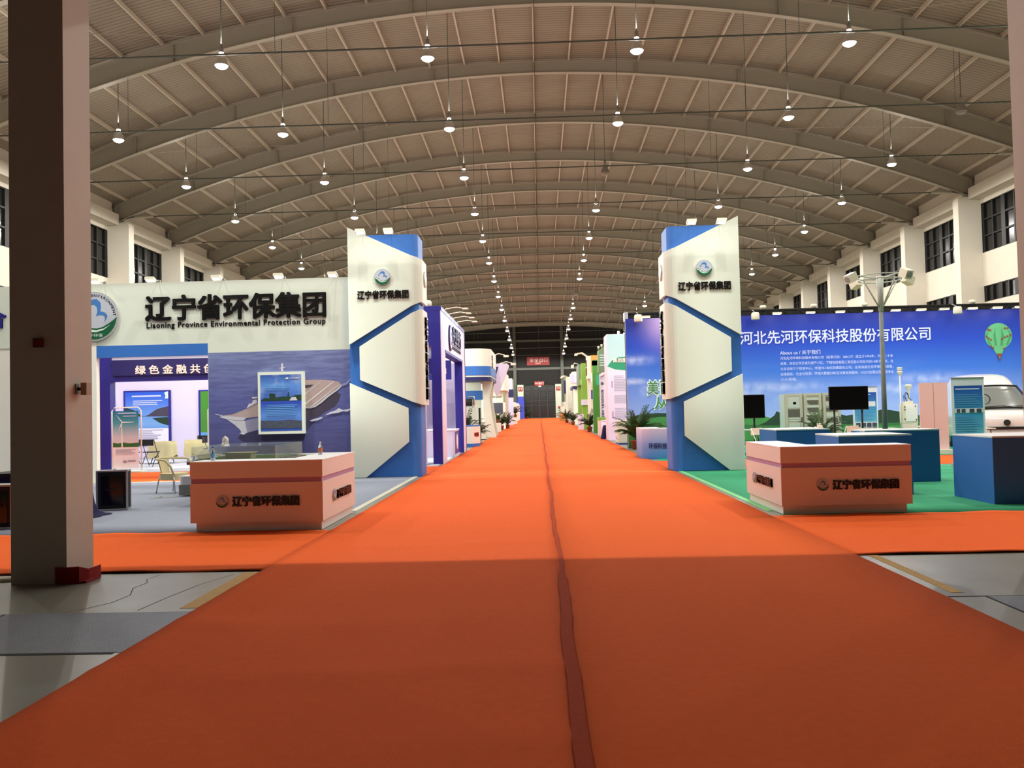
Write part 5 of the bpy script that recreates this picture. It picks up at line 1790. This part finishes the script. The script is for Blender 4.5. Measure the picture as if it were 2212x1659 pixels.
for i in range(len(secs) - 1):
    for k in range(n):
        fs.append((i * n + k, (i + 1) * n + k, (i + 1) * n + (k + 1) % n, i * n + (k + 1) % n))
fs += [tuple(range(n)), tuple(range(len(vs) - n, len(vs)))[::-1]]
mb.add(vs, [f[::-1] for f in fs], 0, True)
body = mb.obj('body', M['vanwhite'], t)
md = body.modifiers.new('sub', 'SUBSURF')
md.levels = md.render_levels = 2
# windscreen, bedded on the sloping front
gl = MB()
ws = [(-.74, .42, 1.27), (.74, .42, 1.27), (.66, 1.0, 1.86), (-.66, 1.0, 1.86)]
N_ = 8
vs = []
for j in range(N_ + 1):
    f = j / N_
    for i in range(N_ + 1):
        e = i / N_ * 2 - 1
        hw = .84 - .22 * f
        vs.append((e * hw, .4 + 1.06 * f + .1 * e * e, 1.275 + .66 * f - .03 * e * e))
fs = [(j * (N_ + 1) + i, j * (N_ + 1) + i + 1, (j + 1) * (N_ + 1) + i + 1, (j + 1) * (N_ + 1) + i) for j in range(N_) for i in range(N_)]
gl.add(vs, fs, 0, True)
gl.obj('windscreen', M['vanglass'], t)
rim = MB()
def onw(e, f, off=-.01):
    hw = .84 - .22 * f
    return (e * hw, .4 + 1.06 * f + .1 * e * e + off, 1.275 + .66 * f - .03 * e * e + .012)
rim.tube([onw(e / 8 - 1, 0) for e in range(17)], .035, 6)
rim.tube([onw(e / 8 - 1, 1) for e in range(17)], .03, 6)
for e in (-1, 1):
    rim.tube([onw(e, f / 6) for f in range(7)], .03, 6)
rim.obj('windscreen_seal', M['rubber'], t)
wp = MB()
wp.tube([onw(-.6, .05, -.03), onw(.1, .09, -.03)], .01, 6)
wp.tube([onw(.0, .04, -.03), onw(.65, .1, -.03)], .01, 6)
wp.obj('wiper', M['rubber'], t)
MB().tube([(-.42 + .17 * math.cos(a), .78 + .05 * math.sin(a), 1.54 + .15 * math.sin(a)) for a in [2 * PI * i / 20 for i in range(21)]], .016, 6, 0, False).obj('steering_wheel', M['rubber'], t)
g = MB()
fr = south(-.03)
g.rect(fr, -.52, .52, .66, .74, 0, .03)
g.obj('grille', M['rubber'], t)
for s in (-1, 1):
    hl = MB()
    hl.prism([(s * .58, .64), (s * .86, .68), (s * .88, .88), (s * .76, .86), (s * .62, .74)], Fr((0, .1, 0), (1, s * -.0, 0), (0, 0, 1)), 0, .1)
    hl.obj('headlamp', M['chrome'], t)
    mr_ = MB()
    mr_.rbox(s * 1.0 - .09, s * 1.0 + .09, .38, .5, 1.2, 1.44, .05)
    mr_.tube([(s * .86, .5, 1.22), (s * .98, .46, 1.26)], .03, 6)
    mr_.obj('mirror', M['vanwhite'], t)
bd = MB()
bd.disc(south(.0), 0, .86, .085, .0, .06, 0, 24)
bd.disc(south(-.06), 0, .86, .06, .0, .01, 1, 6)
bd.obj('badge', [M['rubber'], M['chrome']], t)
bp_ = MB()
bp_.rbox(-.88, .88, -.08, .3, .3, .6, .1)
bp_.obj('bumper', M['vanwhite'], t)
for s in (-1, 1):
    for y in (.85, 3.7):
        wv = MB()
        wv.add([], [])
        q = Fr((s * .78, y, .34), (0, 1, 0), (0, 0, 1))
        wv.disc(q, 0, 0, .33, -.1 if s < 0 else -.02, .02 if s < 0 else .1, 0, 24)
        wo = wv.obj('wheel', M['rubber'], t)
        hb_ = MB()
        hb_.disc(q, 0, 0, .2, -.115 if s < 0 else .1, -.1 if s < 0 else .115, 0, 16)
        hb_.obj('hub', M['steel'], wo)

# curved blue desk by the right tower
t = thing('curved_desk', 'pale blue curved desk with navy company name beside the right tower', 'desk', (2.88, 25.5, .01))
dsk = ramp_mat('printed_pale_blue', 2, 0, .9, [(0, (70, 140, 206)), (.45, (120, 160, 224)), (1, (206, 214, 240))])
pts = [(.0, 1.5)] + [(.3 - .3 * math.cos(PI / 2 * i / 8), .1 - .0 + (.3 - .3 * math.sin(PI / 2 * i / 8))) for i in range(9)]
outer = [(.0, 1.6), (.0, .4)] + [(.3 - .3 * math.cos(PI / 2 * i / 8), .3 - .3 * math.sin(PI / 2 * i / 8)) for i in range(1, 9)] + [(1.6, -.1), (1.6, .5), (.6, .6), (.6, 1.6)]
MB().prism(outer, Fr((0, 0, 0), (1, 0, 0), (0, 1, 0)), 0, .87).obj('body', dsk, t)
MB().prism([(x * 1.0, y) for x, y in outer], Fr((0, 0, 0), (1, 0, 0), (0, 1, 0)), .87, .895).obj('desktop', M['top'], t)
fq = Fr((.3, -.003, 0), (1.3, -.1, 0), (0, 0, 1))
text('sign_lettering', '环保科技股份有限公司', M['ink'], t, fq, -.12, 1.2, .29, .46, .006, .02, .008)

# ================================================================== farther stands, left side of the aisle
def plant_post(label, loc, h, seed):
    return palm('potted_palm', label, loc, h, 1.3, seed, 22, True, None, 'leaf2', .16, .28)
t = thing('hex_desk', 'white desk with blue base and angled end past the bank stand', 'desk', (-2.75, 36.5, .01))
pts = [(-.0, .7), (.0, .55), (-.26, .0), (-1.0, .0), (-1.0, .9), (-.0, .9)]
F0 = Fr((0, 0, 0), (1, 0, 0), (0, 1, 0))
MB().prism(pts, F0, .13, .86).obj('body', M['cream'], t)
MB().prism(pts, F0, 0, .13).obj('plinth', M['blue'], t)
MB().prism(pts, F0, .86, .91).obj('desktop', M['blue'], t)
fq = Fr((-.26, 0, 0), (.26, .55, 0), (0, 0, 1))
text('sign_lettering', '环保科技', M['maroon'], t, fq, .12, .5, .42, .6, .01, .02)
t = thing('black_post', 'slim black post standing beside the desk with blue base', 'post', (-2.89, 39.2, .01))
MB().box(-.045, .045, -.045, .045, 0, 1.65).obj('post', M['rubber'], t)
MB().box(-.12, .12, -.12, .12, 0, .02).obj('foot', M['rubber'], t)
palm('potted_palm', 'spiky potted palm standing behind the desk with blue base', (-3.5, 38.3, .01), 1.55, .9, 21, 26, m='leaf2')
palm('potted_palm', 'small dark potted palm at the foot of the black post', (-3.1, 40.4, .01), 1.05, 1.3, 22, 22, m='leaf2')

t = thing('round_fronted_stand', 'cream and blue round-fronted stand with white swept legs', 'exhibition stand', (0, 0, .012))
def rounded(x, y0, y1, back, r):
    return [(back, y0), (x - r, y0)] + [(x - r + r * math.sin(PI / 2 * i / 8), y0 + r - r * math.cos(PI / 2 * i / 8)) for i in range(1, 9)] + [(x, y1), (back, y1)]
for z0, z1, m, e, nm in ((3.95, 4.9, 'cream', 0, 'fascia'), (3.45, 3.95, 'blue', .01, 'blue_band'), (3.36, 3.45, 'white', -.02, 'white_band'), (3.16, 3.36, 'ink', .0, 'navy_band')):
    MB().prism(rounded(-2.75 + e, 46.3 - e, 52.5, -9, 1.0), F0, z0, z1).obj(nm, M[m], t)
MB().box(-9, -3.5, 49.5, 49.7, 0, 3.16).obj('back_panel', M['white'], t)
MB().box(-9, -3.2, 49.48, 49.5, 2.15, 2.68).obj('blue_stripe', M['blue'], t)
mb = MB()
mb.prism([(-3.35, 3.16), (-2.75, 3.16), (-2.98, 2.2), (-2.85, 1.2), (-2.62, .0), (-3.12, .0), (-3.3, 1.2)], south(48.8), 0, .5)
mb.obj('swept_leg', M['white'], t)
mb = MB()
mb.prism([(-3.35, 3.16), (-2.85, 3.16), (-3.0, 2.2), (-2.85, 1.2), (-2.7, .0), (-3.12, .0), (-3.3, 1.2)], south(52.3), 0, .4)
mb.obj('swept_leg', M['white'], t)
text('vertical_lettering', '环\n境', M['black'], t, east(-2.75), 47.8, 48.6, 3.9, 4.6, .03, .02)
spot((-5, 47.5, 3.05), (-5, 49, 1), 110, 150, .5, .1)
t = thing('pump_skid', 'dark pump mounted on grey cabinet under the blue stripe', 'machine', (-3.85, 43.5, .01))
MB().box(-.45, .42, -.3, .3, 0, 1.72).obj('cabinet', M['cabside'], t)
MB().tube([(-.42, 0, 1.95), (.3, 0, 1.95)], .2, 16).obj('motor', M['rubber'], t)
MB().box(-.4, .4, -.2, .2, 1.7205, 1.78).obj('bed_plate', M['grey'], t)
MB().tube([(.1, 0, 2.1), (.1, 0, 2.25), (.38, 0, 2.25), (.38, 0, 1.8)], .05, 10).obj('pipe', M['steel'], t)
t = thing('white_cabinet_desk', 'plain white box desk with dark top before the swept leg', 'desk', (-3.3, 44.9, .012))
MB().box(-.3, .3, 0, .8, .04, .86).obj('body', M['cream'], t)
MB().box(-.28, .28, .02, .78, 0, .04).obj('plinth', M['rubber'], t)
MB().box(-.32, .26, -.02, .82, .86, .89).obj('desktop', M['darkteal'], t)
t = thing('leaning_sign', 'slanting lilac sign plank with navy face above the swept legs', 'sign', (-2.6, 54.0, 0))
mb = MB()
mb.prism([(-.8, 4.45), (.5, 4.45), (.62, 4.3), (-.1, 2.5), (-.25, 2.45)], Fr((0, 0, 0), (1, .0, 0), (0, 0, 1)), 0, .5)
mb.obj('plank', M['lilac'], t)
MB().prism([(-.62, 4.25), (-.05, 4.25), (-.35, 3.2)], Fr((0, -.5, 0), (1, 0, 0), (0, 0, 1)), .0, .01).obj('navy_face', M['ink'], t)
MB().box(-.9, -.5, -.3, .3, 0, 3.0).obj('mast', M['white'], t)
for i, (x, y, z, lb) in enumerate(((-2.6, 53.2, 4.9, 'white arm lamp above the round-fronted stand'), (-2.2, 54.3, 4.45, 'white arm lamp on the slanting lilac sign'))):
    tt = thing('arm_lamp', lb, 'floodlight', (x, y, z), 0, 'arm lamps on the farther left stands')
    MB().tube([(-.5, 0, 0), (0, 0, .15), (.4, 0, .05)], .03, 6).obj('arm', M['offwhite'], tt)
    MB().rbox(.3, .62, -.1, .1, -.08, .04, .04).obj('head', M['offwhite'], tt)

t = thing('cream_stand', 'cream stand with dark teal band and SINAP lettering', 'exhibition stand', (0, 0, .012))
MB().prism(rounded(-2.72, 66.5, 73, -8, .3), F0, 3.05, 4.42).obj('fascia', M['cream'], t)
MB().prism(rounded(-2.9, 66.45, 72, -8, .3), F0, 3.75, 4.4).obj('teal_band', M['darkteal'], t)
MB().box(-8, -3.0, 68.0, 68.2, 0, 3.05).obj('back_panel', M['cream'], t)
MB().box(-3.0, -2.75, 72, 72.6, 0, 3.05).obj('post', M['cream'], t)
text('sign_lettering', 'SINAP', M['cabdark'], t, south(68.0), -4.0, -3.12, 2.5, 2.66, .02, .02)
text('small_lettering', '环保', M['cabdark'], t, south(66.45), -3.6, -3.1, 3.25, 3.5, .02, .02)
mb = MB()
mb.rect(south(68.0), -3.85, -3.05, 1.25, 2.1, 0, .03)
mb.obj('framed_print', M['photo'], t)
spot((-4.5, 66.8, 3.0), (-4.5, 68, 1.2), 90, 150, .5, .1)
t = thing('planter_box', 'white planter box before the SINAP stand', 'plant', (-3.1, 60.8, .01))
MB().box(-.25, .2, -.3, .3, 0, .62).obj('box', M['cream'], t)
palm('potted_palm', 'bushy potted palm in dark blue tub before the SINAP stand', (-3.15, 66.0, .01), 1.55, 1.1, 31, 30, m='leaf2', potr=.24)
palm('potted_palm', 'leafy potted palm beside the planter box on the left of the aisle', (-3.1, 60.8, .64), .9, 1.2, 33, 20, m='leaf', potr=.13, poth=.2)
palm('potted_palm', 'slim potted palm just past the bushy one at the SINAP stand', (-2.78, 70.0, .01), 1.35, .8, 32, 20, m='leaf2')

t = thing('banded_pylon', 'lilac pylon with navy band past the SINAP stand', 'pylon', (-3.0, 85.5, .01))
MB().box(-.3, .25, 0, .9, 0, 2.75).obj('lower_shaft', M['lilac'], t)
MB().box(-.3, .3, -.02, .92, 2.75, 3.55).obj('navy_band', M['ink'], t)
MB().box(-.25, .2, 0, .9, 3.55, 4.65).obj('upper_shaft', M['lilac'], t)
MB().box(-.3, .25, -.006, 0, 1.2, 2.4).obj('print', M['paleink'], t)
palm('potted_palm', 'potted palm standing high beside the lilac pylon', (-2.75, 92, .7), 1.5, 1.1, 41, 22, m='leaf2')
MB_ = MB().box(-.2, .2, -.2, .2, 0, .69)
o = MB_.obj('plant_stand', M['cream'], None, (-2.75, 92, .01))
tag(o, 'cream block carrying the high potted palm', 'plinth')
for i in range(4):
    y = 99 + 7.5 * i
    t = thing('cream_panel_booth', 'low cream panel booth near the far end, %s of four along the left' % ORD[i], 'exhibition stand', (-3.14, y, .01), 0, 'low cream panel booths at the far left')
    MB().box(-3, .1, 0, .2, 0, 2.38).obj('front_panel', M['cream'], t)
    MB().box(-.1, .1, .2, 5.5, 0, 2.38 - .05 * i).obj('side_panel', M['cream'], t)
    MB().box(.1, .13, 1.2, 3.4, .9, 1.9).obj('print', M['paper'], t)
t = thing('blue_kiosk', 'bright blue kiosk wall in front of the far white door pillar', 'kiosk', (-3.1, 136, .018))
MB().box(-1.2, .55, 0, 2.0, 0, 2.68).obj('low_wall', M['bluebox'], t)
MB().box(-.5, .5, .3, 1.6, 2.68, 3.55).obj('tall_wall', M['bluebox'], t)
palm('potted_palm', 'dark potted palm at the left foot of the far dock door', (-2.15, 139.2, .01), 1.6, 1, 44, 20, m='leaf2')

# ================================================================== farther stands, right side
t = thing('mint_stand', 'tall mint and lilac printed corner panel behind the big palm', 'exhibition stand', (0, 0, .012))
mint = ramp_mat('printed_mint', 2, 0, 4.95, [(0, (222, 208, 240)), (.6, (224, 216, 240)), (.72, (190, 222, 226)), (1, (176, 214, 220))])
MB().box(3.05, 5.2, 39.85, 40.0, 0, 4.94).obj('front_panel', M['white'], t)
MB().box(3.05, 3.2, 40.0, 41.6, 0, 4.94).obj('side_panel', M['lilac'], t)
fr = south(39.85)
prints('printed_sheet', fr, [(mint, R4(3.05, 5.2, .01, 4.93)), (M['teal'], [(3.05, 3.45), (3.4, 3.3), (4, 3.22), (5.2, 3.3), (5.2, 3.5), (4.6, 3.9), (3.6, 3.86), (3.3, 3.74)]),
       (M['stripe'], R4(3.22, 3.28, 2.45, 2.75)), (M['stripe'], R4(3.22, 3.28, 1.1, 1.35))] +
       lines(M['greytext'], 3.34, 4.2, 2.25, 3.0, 10, .5, .45, 2) + lines(M['greytext'], 3.34, 4.2, 1.7, 2.1, 6, .2, .3, 3) + lines(M['greytext'], 3.34, 4.4, .9, 1.5, 8, .3, .3, 4), t)
text('sign_lettering', '售后服务', M['redink'], t, fr, 3.3, 4.2, 3.62, 3.82, .01, .03, .012)
MB().lathe([(.001, 0), (.05, .02), (.05, .1), (.001, .12)], (3.6, 39.8, 4.95), 10).obj('lamp', M['lit2'], t)
washer((4.1, 39.3, 5.0), (0, 1, 0), .55, .6, 2)
washer((-4.2, 45.6, 4.95), (0, 1, 0), .7, .8, 2.2)
washer((-3.6, 65.7, 4.5), (0, 1, 0), .75, .9, 2)
washer((3.9, 79.2, 5.0), (0, 1, 0), .75, .8, 2)
t = thing('white_desk', 'white desk with striped end between mint panel and big palm', 'desk', (3.1, 35.75, .01))
MB().box(0, .55, 0, 1.3, .06, .95).obj('body', M['white'], t)
MB().box(.02, .53, .03, 1.27, 0, .06).obj('plinth', M['bluebox'], t)
MB().box(-.02, .57, -.02, 1.32, .95, .98).obj('desktop', M['top'], t)
mb = MB()
for z in (.78, .25):
    mb.prism([(-1.2, z), (-.2, z - .1), (-.2, z - .04), (-1.2, z + .06)], west(0), 0, .004)
mb.obj('side_stripes', M['stripe'], t)
t = thing('column_stand', 'stand with square lettered column and tilted grey-green sign cube', 'exhibition stand', (0, 0, .012))
MB().box(3.32, 3.6, 48.85, 49.15, 0, 3.45).obj('column', M['lilac'], t)
mb = MB()
mb.prism([(2.95, 3.36), (3.48, 3.42), (3.52, 4.86), (2.97, 4.5)], south(45.2), 0, .9)
mb.obj('sign_cube', M['mutegreen'], t)
MB().box(3.35, 3.5, 45.0, 48.9, 3.3, 3.44).obj('bracket_arm', M['lilac'], t)
mb = MB()
for i in range(5):
    mb.rect(south(44.3), 3.02, 3.42 - .06 * (i % 2), 3.7 + .13 * i, 3.75 + .13 * i, 0, .01)
mb.obj('cube_print', M['mint'], t)
text('vertical_lettering', '武\n汉\n天\n虹\n环\n保\n产\n业\n股\n份', M['black'], t, south(48.85), 3.38, 3.54, .95, 2.55, .01, .015)
MB().disc(south(48.85), 3.46, 2.9, .09, 0, .01).obj('column_emblem', M['cabdark'], t)
MB().box(3.6, 9, 51.5, 51.7, 0, 3.6).obj('back_panel', M['paper'], t)
MB().box(3.3, 9, 51.45, 51.5, 2.9, 3.5).obj('teal_band', M['teal'], t)
mb = MB()
for x in (3.7, 4.2, 4.8):
    mb.rect(south(51.45), x, x + .4, 1.5, 1.8, 0, .01)
mb.obj('framed_print', M['photo'], t)
spot((5, 49, 3.5), (5, 51.4, 1.5), 110, 150, .5, .1)
for i in range(4):
    tt = thing('spot_lamp', 'small white spot lamp over the grey-green sign cube, %s from the aisle' % ORD[i], 'floodlight', (3.0 + .16 * i, 44.6, 4.62 + .09 * i), 0, 'spot lamps over the sign cube')
    MB().lathe([(.001, 0), (.05, .0), (.06, .12), (.001, .13)], n=10).obj('head', M['offwhite'], tt)
    MB().box(-.02, .02, -.02, .4, -.04, .0).obj('bracket', M['grey'], tt)
t = thing('drum_desk', 'white curved desk with pale green rim in front of the lettered column', 'desk', (3.55, 43.9, .01))
MB().lathe([(.001, 0), (.55, 0), (.55, .86), (.001, .86)], n=28).obj('body', M['lilac'], t)
MB().lathe([(.001, .8605), (.57, .8605), (.57, .9), (.001, .9)], n=28).obj('desktop', M['top'], t)
t = thing('draped_stand', 'navy cloth draped over a stand beside the mint panel foot', 'cloth', (3.02, 41.9, .01))
mb = MB()
N = 24
vs = []
for j, (k, z) in enumerate(((.06, .68), (.1, .6), (.13, .3), (.17, .02))):
    for i in range(N):
        a = 2 * PI * i / N
        vs.append((k * (1 + .12 * j * math.sin(a * 5)) * math.cos(a), k * (1 + .12 * j * math.sin(a * 5)) * math.sin(a), z))
mb.add(vs, [(j * N + (i + 1) % N, j * N + i, (j + 1) * N + i, (j + 1) * N + (i + 1) % N) for j in range(3) for i in range(N)] + [tuple(range(N))], 0, True)
mb.obj('velvet_cloth', M['navycloth'], t)
t = thing('green_arch_stand', 'deep green arch stand with amber and cream box sign on top', 'exhibition stand', (0, 0, .012))
MB().box(3.2, 3.7, 53.1, 53.7, 0, 4.45).obj('arch_leg', M['leafgreen'], t)
MB().box(3.2, 6.5, 53.1, 53.7, 4.15, 4.5).obj('arch_beam', M['leafgreen'], t)
MB().box(3.7, 6.5, 53.3, 53.5, 3.3, 4.15).obj('lilac_panel', M['lilac'], t)
MB().box(3.15, 3.4, 57.9, 59.5, 3.5, 5.05).obj('cream_sign', M['cream'], t)
MB().box(3.4, 6.4, 57.9, 58.1, 3.9, 5.08).obj('amber_sign', M['amber'], t)
text('sign_lettering', '环\n保', M['maroon'], t, west(3.15), -59.2, -58.4, 3.75, 4.8, .03, .02)
MB().box(3.25, 3.45, 59.5, 60.2, 0, 5.0).obj('rear_post', M['cream'], t)
for i in range(3):
    tt = thing('arm_lamp', 'long white arm lamp reaching from the amber sign, %s from the front' % ORD[i], 'floodlight', (3.2, 58.2 + .5 * i, 5.06), 0, 'arm lamps on the amber sign')
    MB().tube([(0, 0, 0), (-.35, 0, .25), (-.7, 0, .2)], .025, 6).obj('arm', M['offwhite'], tt)
    MB().rbox(-.85, -.65, -.08, .08, .1, .2, .03).obj('head', M['offwhite'], tt)
t = thing('pink_desk', 'pale pink desk with lime top rim beside the green arch', 'desk', (3.3, 46.9, .01))
MB().box(-.2, .5, 0, 1.4, 0, .85).obj('body', M['pink'], t)
MB().box(-.22, .52, -.02, 1.42, .85, 1.0).obj('lime_rim', M['limegreen'], t)
palm('potted_palm', 'dark potted palm tucked behind the green arch leg', (3.05, 55.2, .01), 1.5, 1, 51, 24, m='leaf2')
palm('potted_palm', 'wide potted palm inside the stand with the green arch', (4.6, 50.2, .01), 1.45, 1.2, 52, 24, m='leaf2')
t = thing('lime_gate_stand', 'lime green twin-post stand with grey-green sign board', 'exhibition stand', (0, 0, .012))
MB().box(2.98, 3.38, 62.5, 63.2, 0, 4.8).obj('front_post', M['limegreen'], t)
MB().box(3.0, 3.3, 69.5, 70.2, 0, 3.4).obj('rear_post', M['limegreen'], t)
MB().box(2.95, 3.4, 66.5, 70.3, 3.3, 4.92).obj('sign_board', M['mutegreen'], t)
MB().box(3.0, 3.36, 63.2, 66.5, 3.3, 3.7).obj('cross_beam', M['limegreen'], t)
MB().box(2.9, 3.4, 62.3, 62.5, 1.75, 2.15).obj('lilac_plaque', M['lilac'], t)
MB().box(2.6, 3.0, 61.2, 61.6, 0, 1.1).obj('info_panel', M['lilac'], t)
MB().box(3.7, 8, 66, 66.2, 0, 3.6).obj('back_panel', M['white'], t)
mb = MB()
mb.rect(south(66), 3.75, 4.6, 2.2, 2.9, 0, .02)
mb.obj('framed_print', M['bluebox'], t)
tt = thing('arm_lamp', 'white arm lamp leaning out from the grey-green sign board', 'floodlight', (2.98, 67, 4.97))
MB().tube([(0, 0, 0), (-.3, 0, .1), (-.45, 0, -.1)], .03, 6).obj('arm', M['offwhite'], tt)
MB().rbox(-.58, -.36, -.1, .1, -.3, -.05, .04).obj('head', M['offwhite'], tt)
t = thing('white_round_stand', 'white stand with rounded pale blue fascia near the far right', 'exhibition stand', (0, 0, .012))
MB().prism([(-x, y) for x, y in rounded(-3.0, 80, 87, -8, .6)], F0, 3.6, 4.95).obj('fascia', M['white'], t)
MB().prism([(-x, y) for x, y in rounded(-2.98, 79.9, 84, -8, .6)], F0, 3.9, 4.7).obj('blue_band', M['paleink'], t)
MB().prism([(-x, y) for x, y in rounded(-3.0, 79.95, 86, -8, .6)], F0, 3.3, 3.6).obj('navy_band', M['ink'], t)
MB().box(3.05, 3.5, 80.2, 80.8, 0, 3.3).obj('post', M['white'], t)
MB().box(3.5, 8, 83, 83.2, 0, 3.3).obj('back_panel', M['white'], t)
MB().box(3.2, 3.5, 86.5, 87, 0, 3.3).obj('post', M['white'], t)
MB().box(3.55, 4.6, 82.95, 83, 1.2, 2.3).obj('blue_print', M['blue'], t)
t = thing('tall_white_stand', 'tall white stand with navy corner, last one on the right', 'exhibition stand', (0, 0, .012))
MB().box(2.9, 3.25, 91.5, 97, 0, 4.9).obj('aisle_panel', M['white'], t)
MB().box(3.25, 8, 91.5, 91.7, 0, 4.9).obj('front_panel', M['white'], t)
MB().box(2.7, 2.9, 97, 98, 3.2, 4.7).obj('navy_sign', M['ink'], t)
MB().box(2.9, 3.3, 97, 98.2, 0, 4.7).obj('end_post', M['white'], t)
for i in range(3):
    tt = thing('arm_lamp', 'small arm lamp on the last white stand, %s from the front' % ORD[i], 'floodlight', (2.92, 92 + 2 * i, 4.945), 0, 'arm lamps on the last white stand')
    MB().tube([(0, 0, 0), (-.3, 0, .12), (-.5, 0, .08)], .03, 6).obj('arm', M['offwhite'], tt)
    MB().rbox(-.66, -.44, -.1, .1, -.02, .08, .03).obj('head', M['offwhite'], tt)
palm('potted_palm', 'potted palm at the foot of the white round stand', (2.9, 78.3, .01), 1.3, 1, 61, 24, m='leaf2')
palm('potted_palm', 'potted palm in front of the last white stand', (2.7, 90, .01), 1.5, 1.1, 62, 24, m='leaf2')
palm('potted_palm', 'tall potted palm behind the brown carton at the far right', (2.9, 103.5, .01), 1.9, 1.1, 63, 24, m='leaf2')
t = thing('carton', 'brown cardboard carton standing on the aisle edge at the far right', 'box', (2.55, 101.2, .01))
MB().box(-.36, .4, 0, .6, 0, 1.0).obj('box_body', M['brown'], t)
MB().box(-.2, .3, .1, .5, 1.0005, 1.75).obj('white_box', M['white'], t)
t = thing('grey_booth', 'grey booth wall behind the brown carton near the far door', 'exhibition stand', (3.1, 112, .01))
MB().box(0, 5, 0, .2, 0, 2.4).obj('front_panel', M['cabside'], t)
MB().box(-.05, .1, .2, 8, 0, 2.4).obj('side_panel', M['cabside'], t)
t = thing('wheeled_bin', 'dark green bin at the right foot of the far dock door', 'bin', (3.5, 141.5, .002))
MB().box(-.4, .4, -.3, .3, .0, .85).obj('body', M['binned'], t)
MB().box(-.42, .42, -.33, .33, .85, .92).obj('lid', M['binned'], t)

# ================================================================== signs on the far wall
t = thing('exit_sign', 'large red exit sign high on the far wall', 'sign', (0, YEND, 0))
MB().box(-2.07, 1.75, -.15, 0, 8.95, 10.35).obj('board', M['red'], t)
text('sign_lettering', '安全出口', M['redink'], t, south(-.15), -1.6, 1.4, 9.5, 10.1, .02, 0)
text('small_lettering', 'EXIT', M['redink'], t, south(-.15), -.6, .3, 9.15, 9.36, .02, .01)
t = thing('hall_sign', 'small red hall number sign above the dock door', 'sign', (0, YEND, 0))
MB().prism([(-.9, 5.55), (-.1, 5.42), (.75, 5.55), (.75, 6.2), (-.9, 6.2)], south(-.5), 0, .06).obj('board', M['red'], t)
text('sign_lettering', 'W1馆5门', M['redink'], t, south(-.56), -.78, .65, 5.68, 6.05, .02, .012)
MB().box(-.17, .17, -.7, -.5, 5.3, 5.4).obj('lamp', M['lit2'], t)
for x, lb in ((-3.25, 'left'), (3.1, 'right')):
    t = thing('fire_sign', 'square red sign on the white pillar %s of the far door' % lb, 'sign', (x, YEND - 1.2, 4.9), 0, 'red signs on the far door pillars')
    MB().rect(south(0), -.36, .36, -.36, .36, 0, .03).obj('board', M['red'], t)
    text('sign_lettering', '门', M['redink'], t, south(-.03), -.18, .18, -.1, .22, .01, .02)
t = thing('hose_box', 'small red hose box low on the right far pillar', 'hose box', (3.2, YEND - 1.2, 1.75))
MB().box(-.22, .22, -.12, 0, -.16, .16).obj('box_body', M['red'], t)
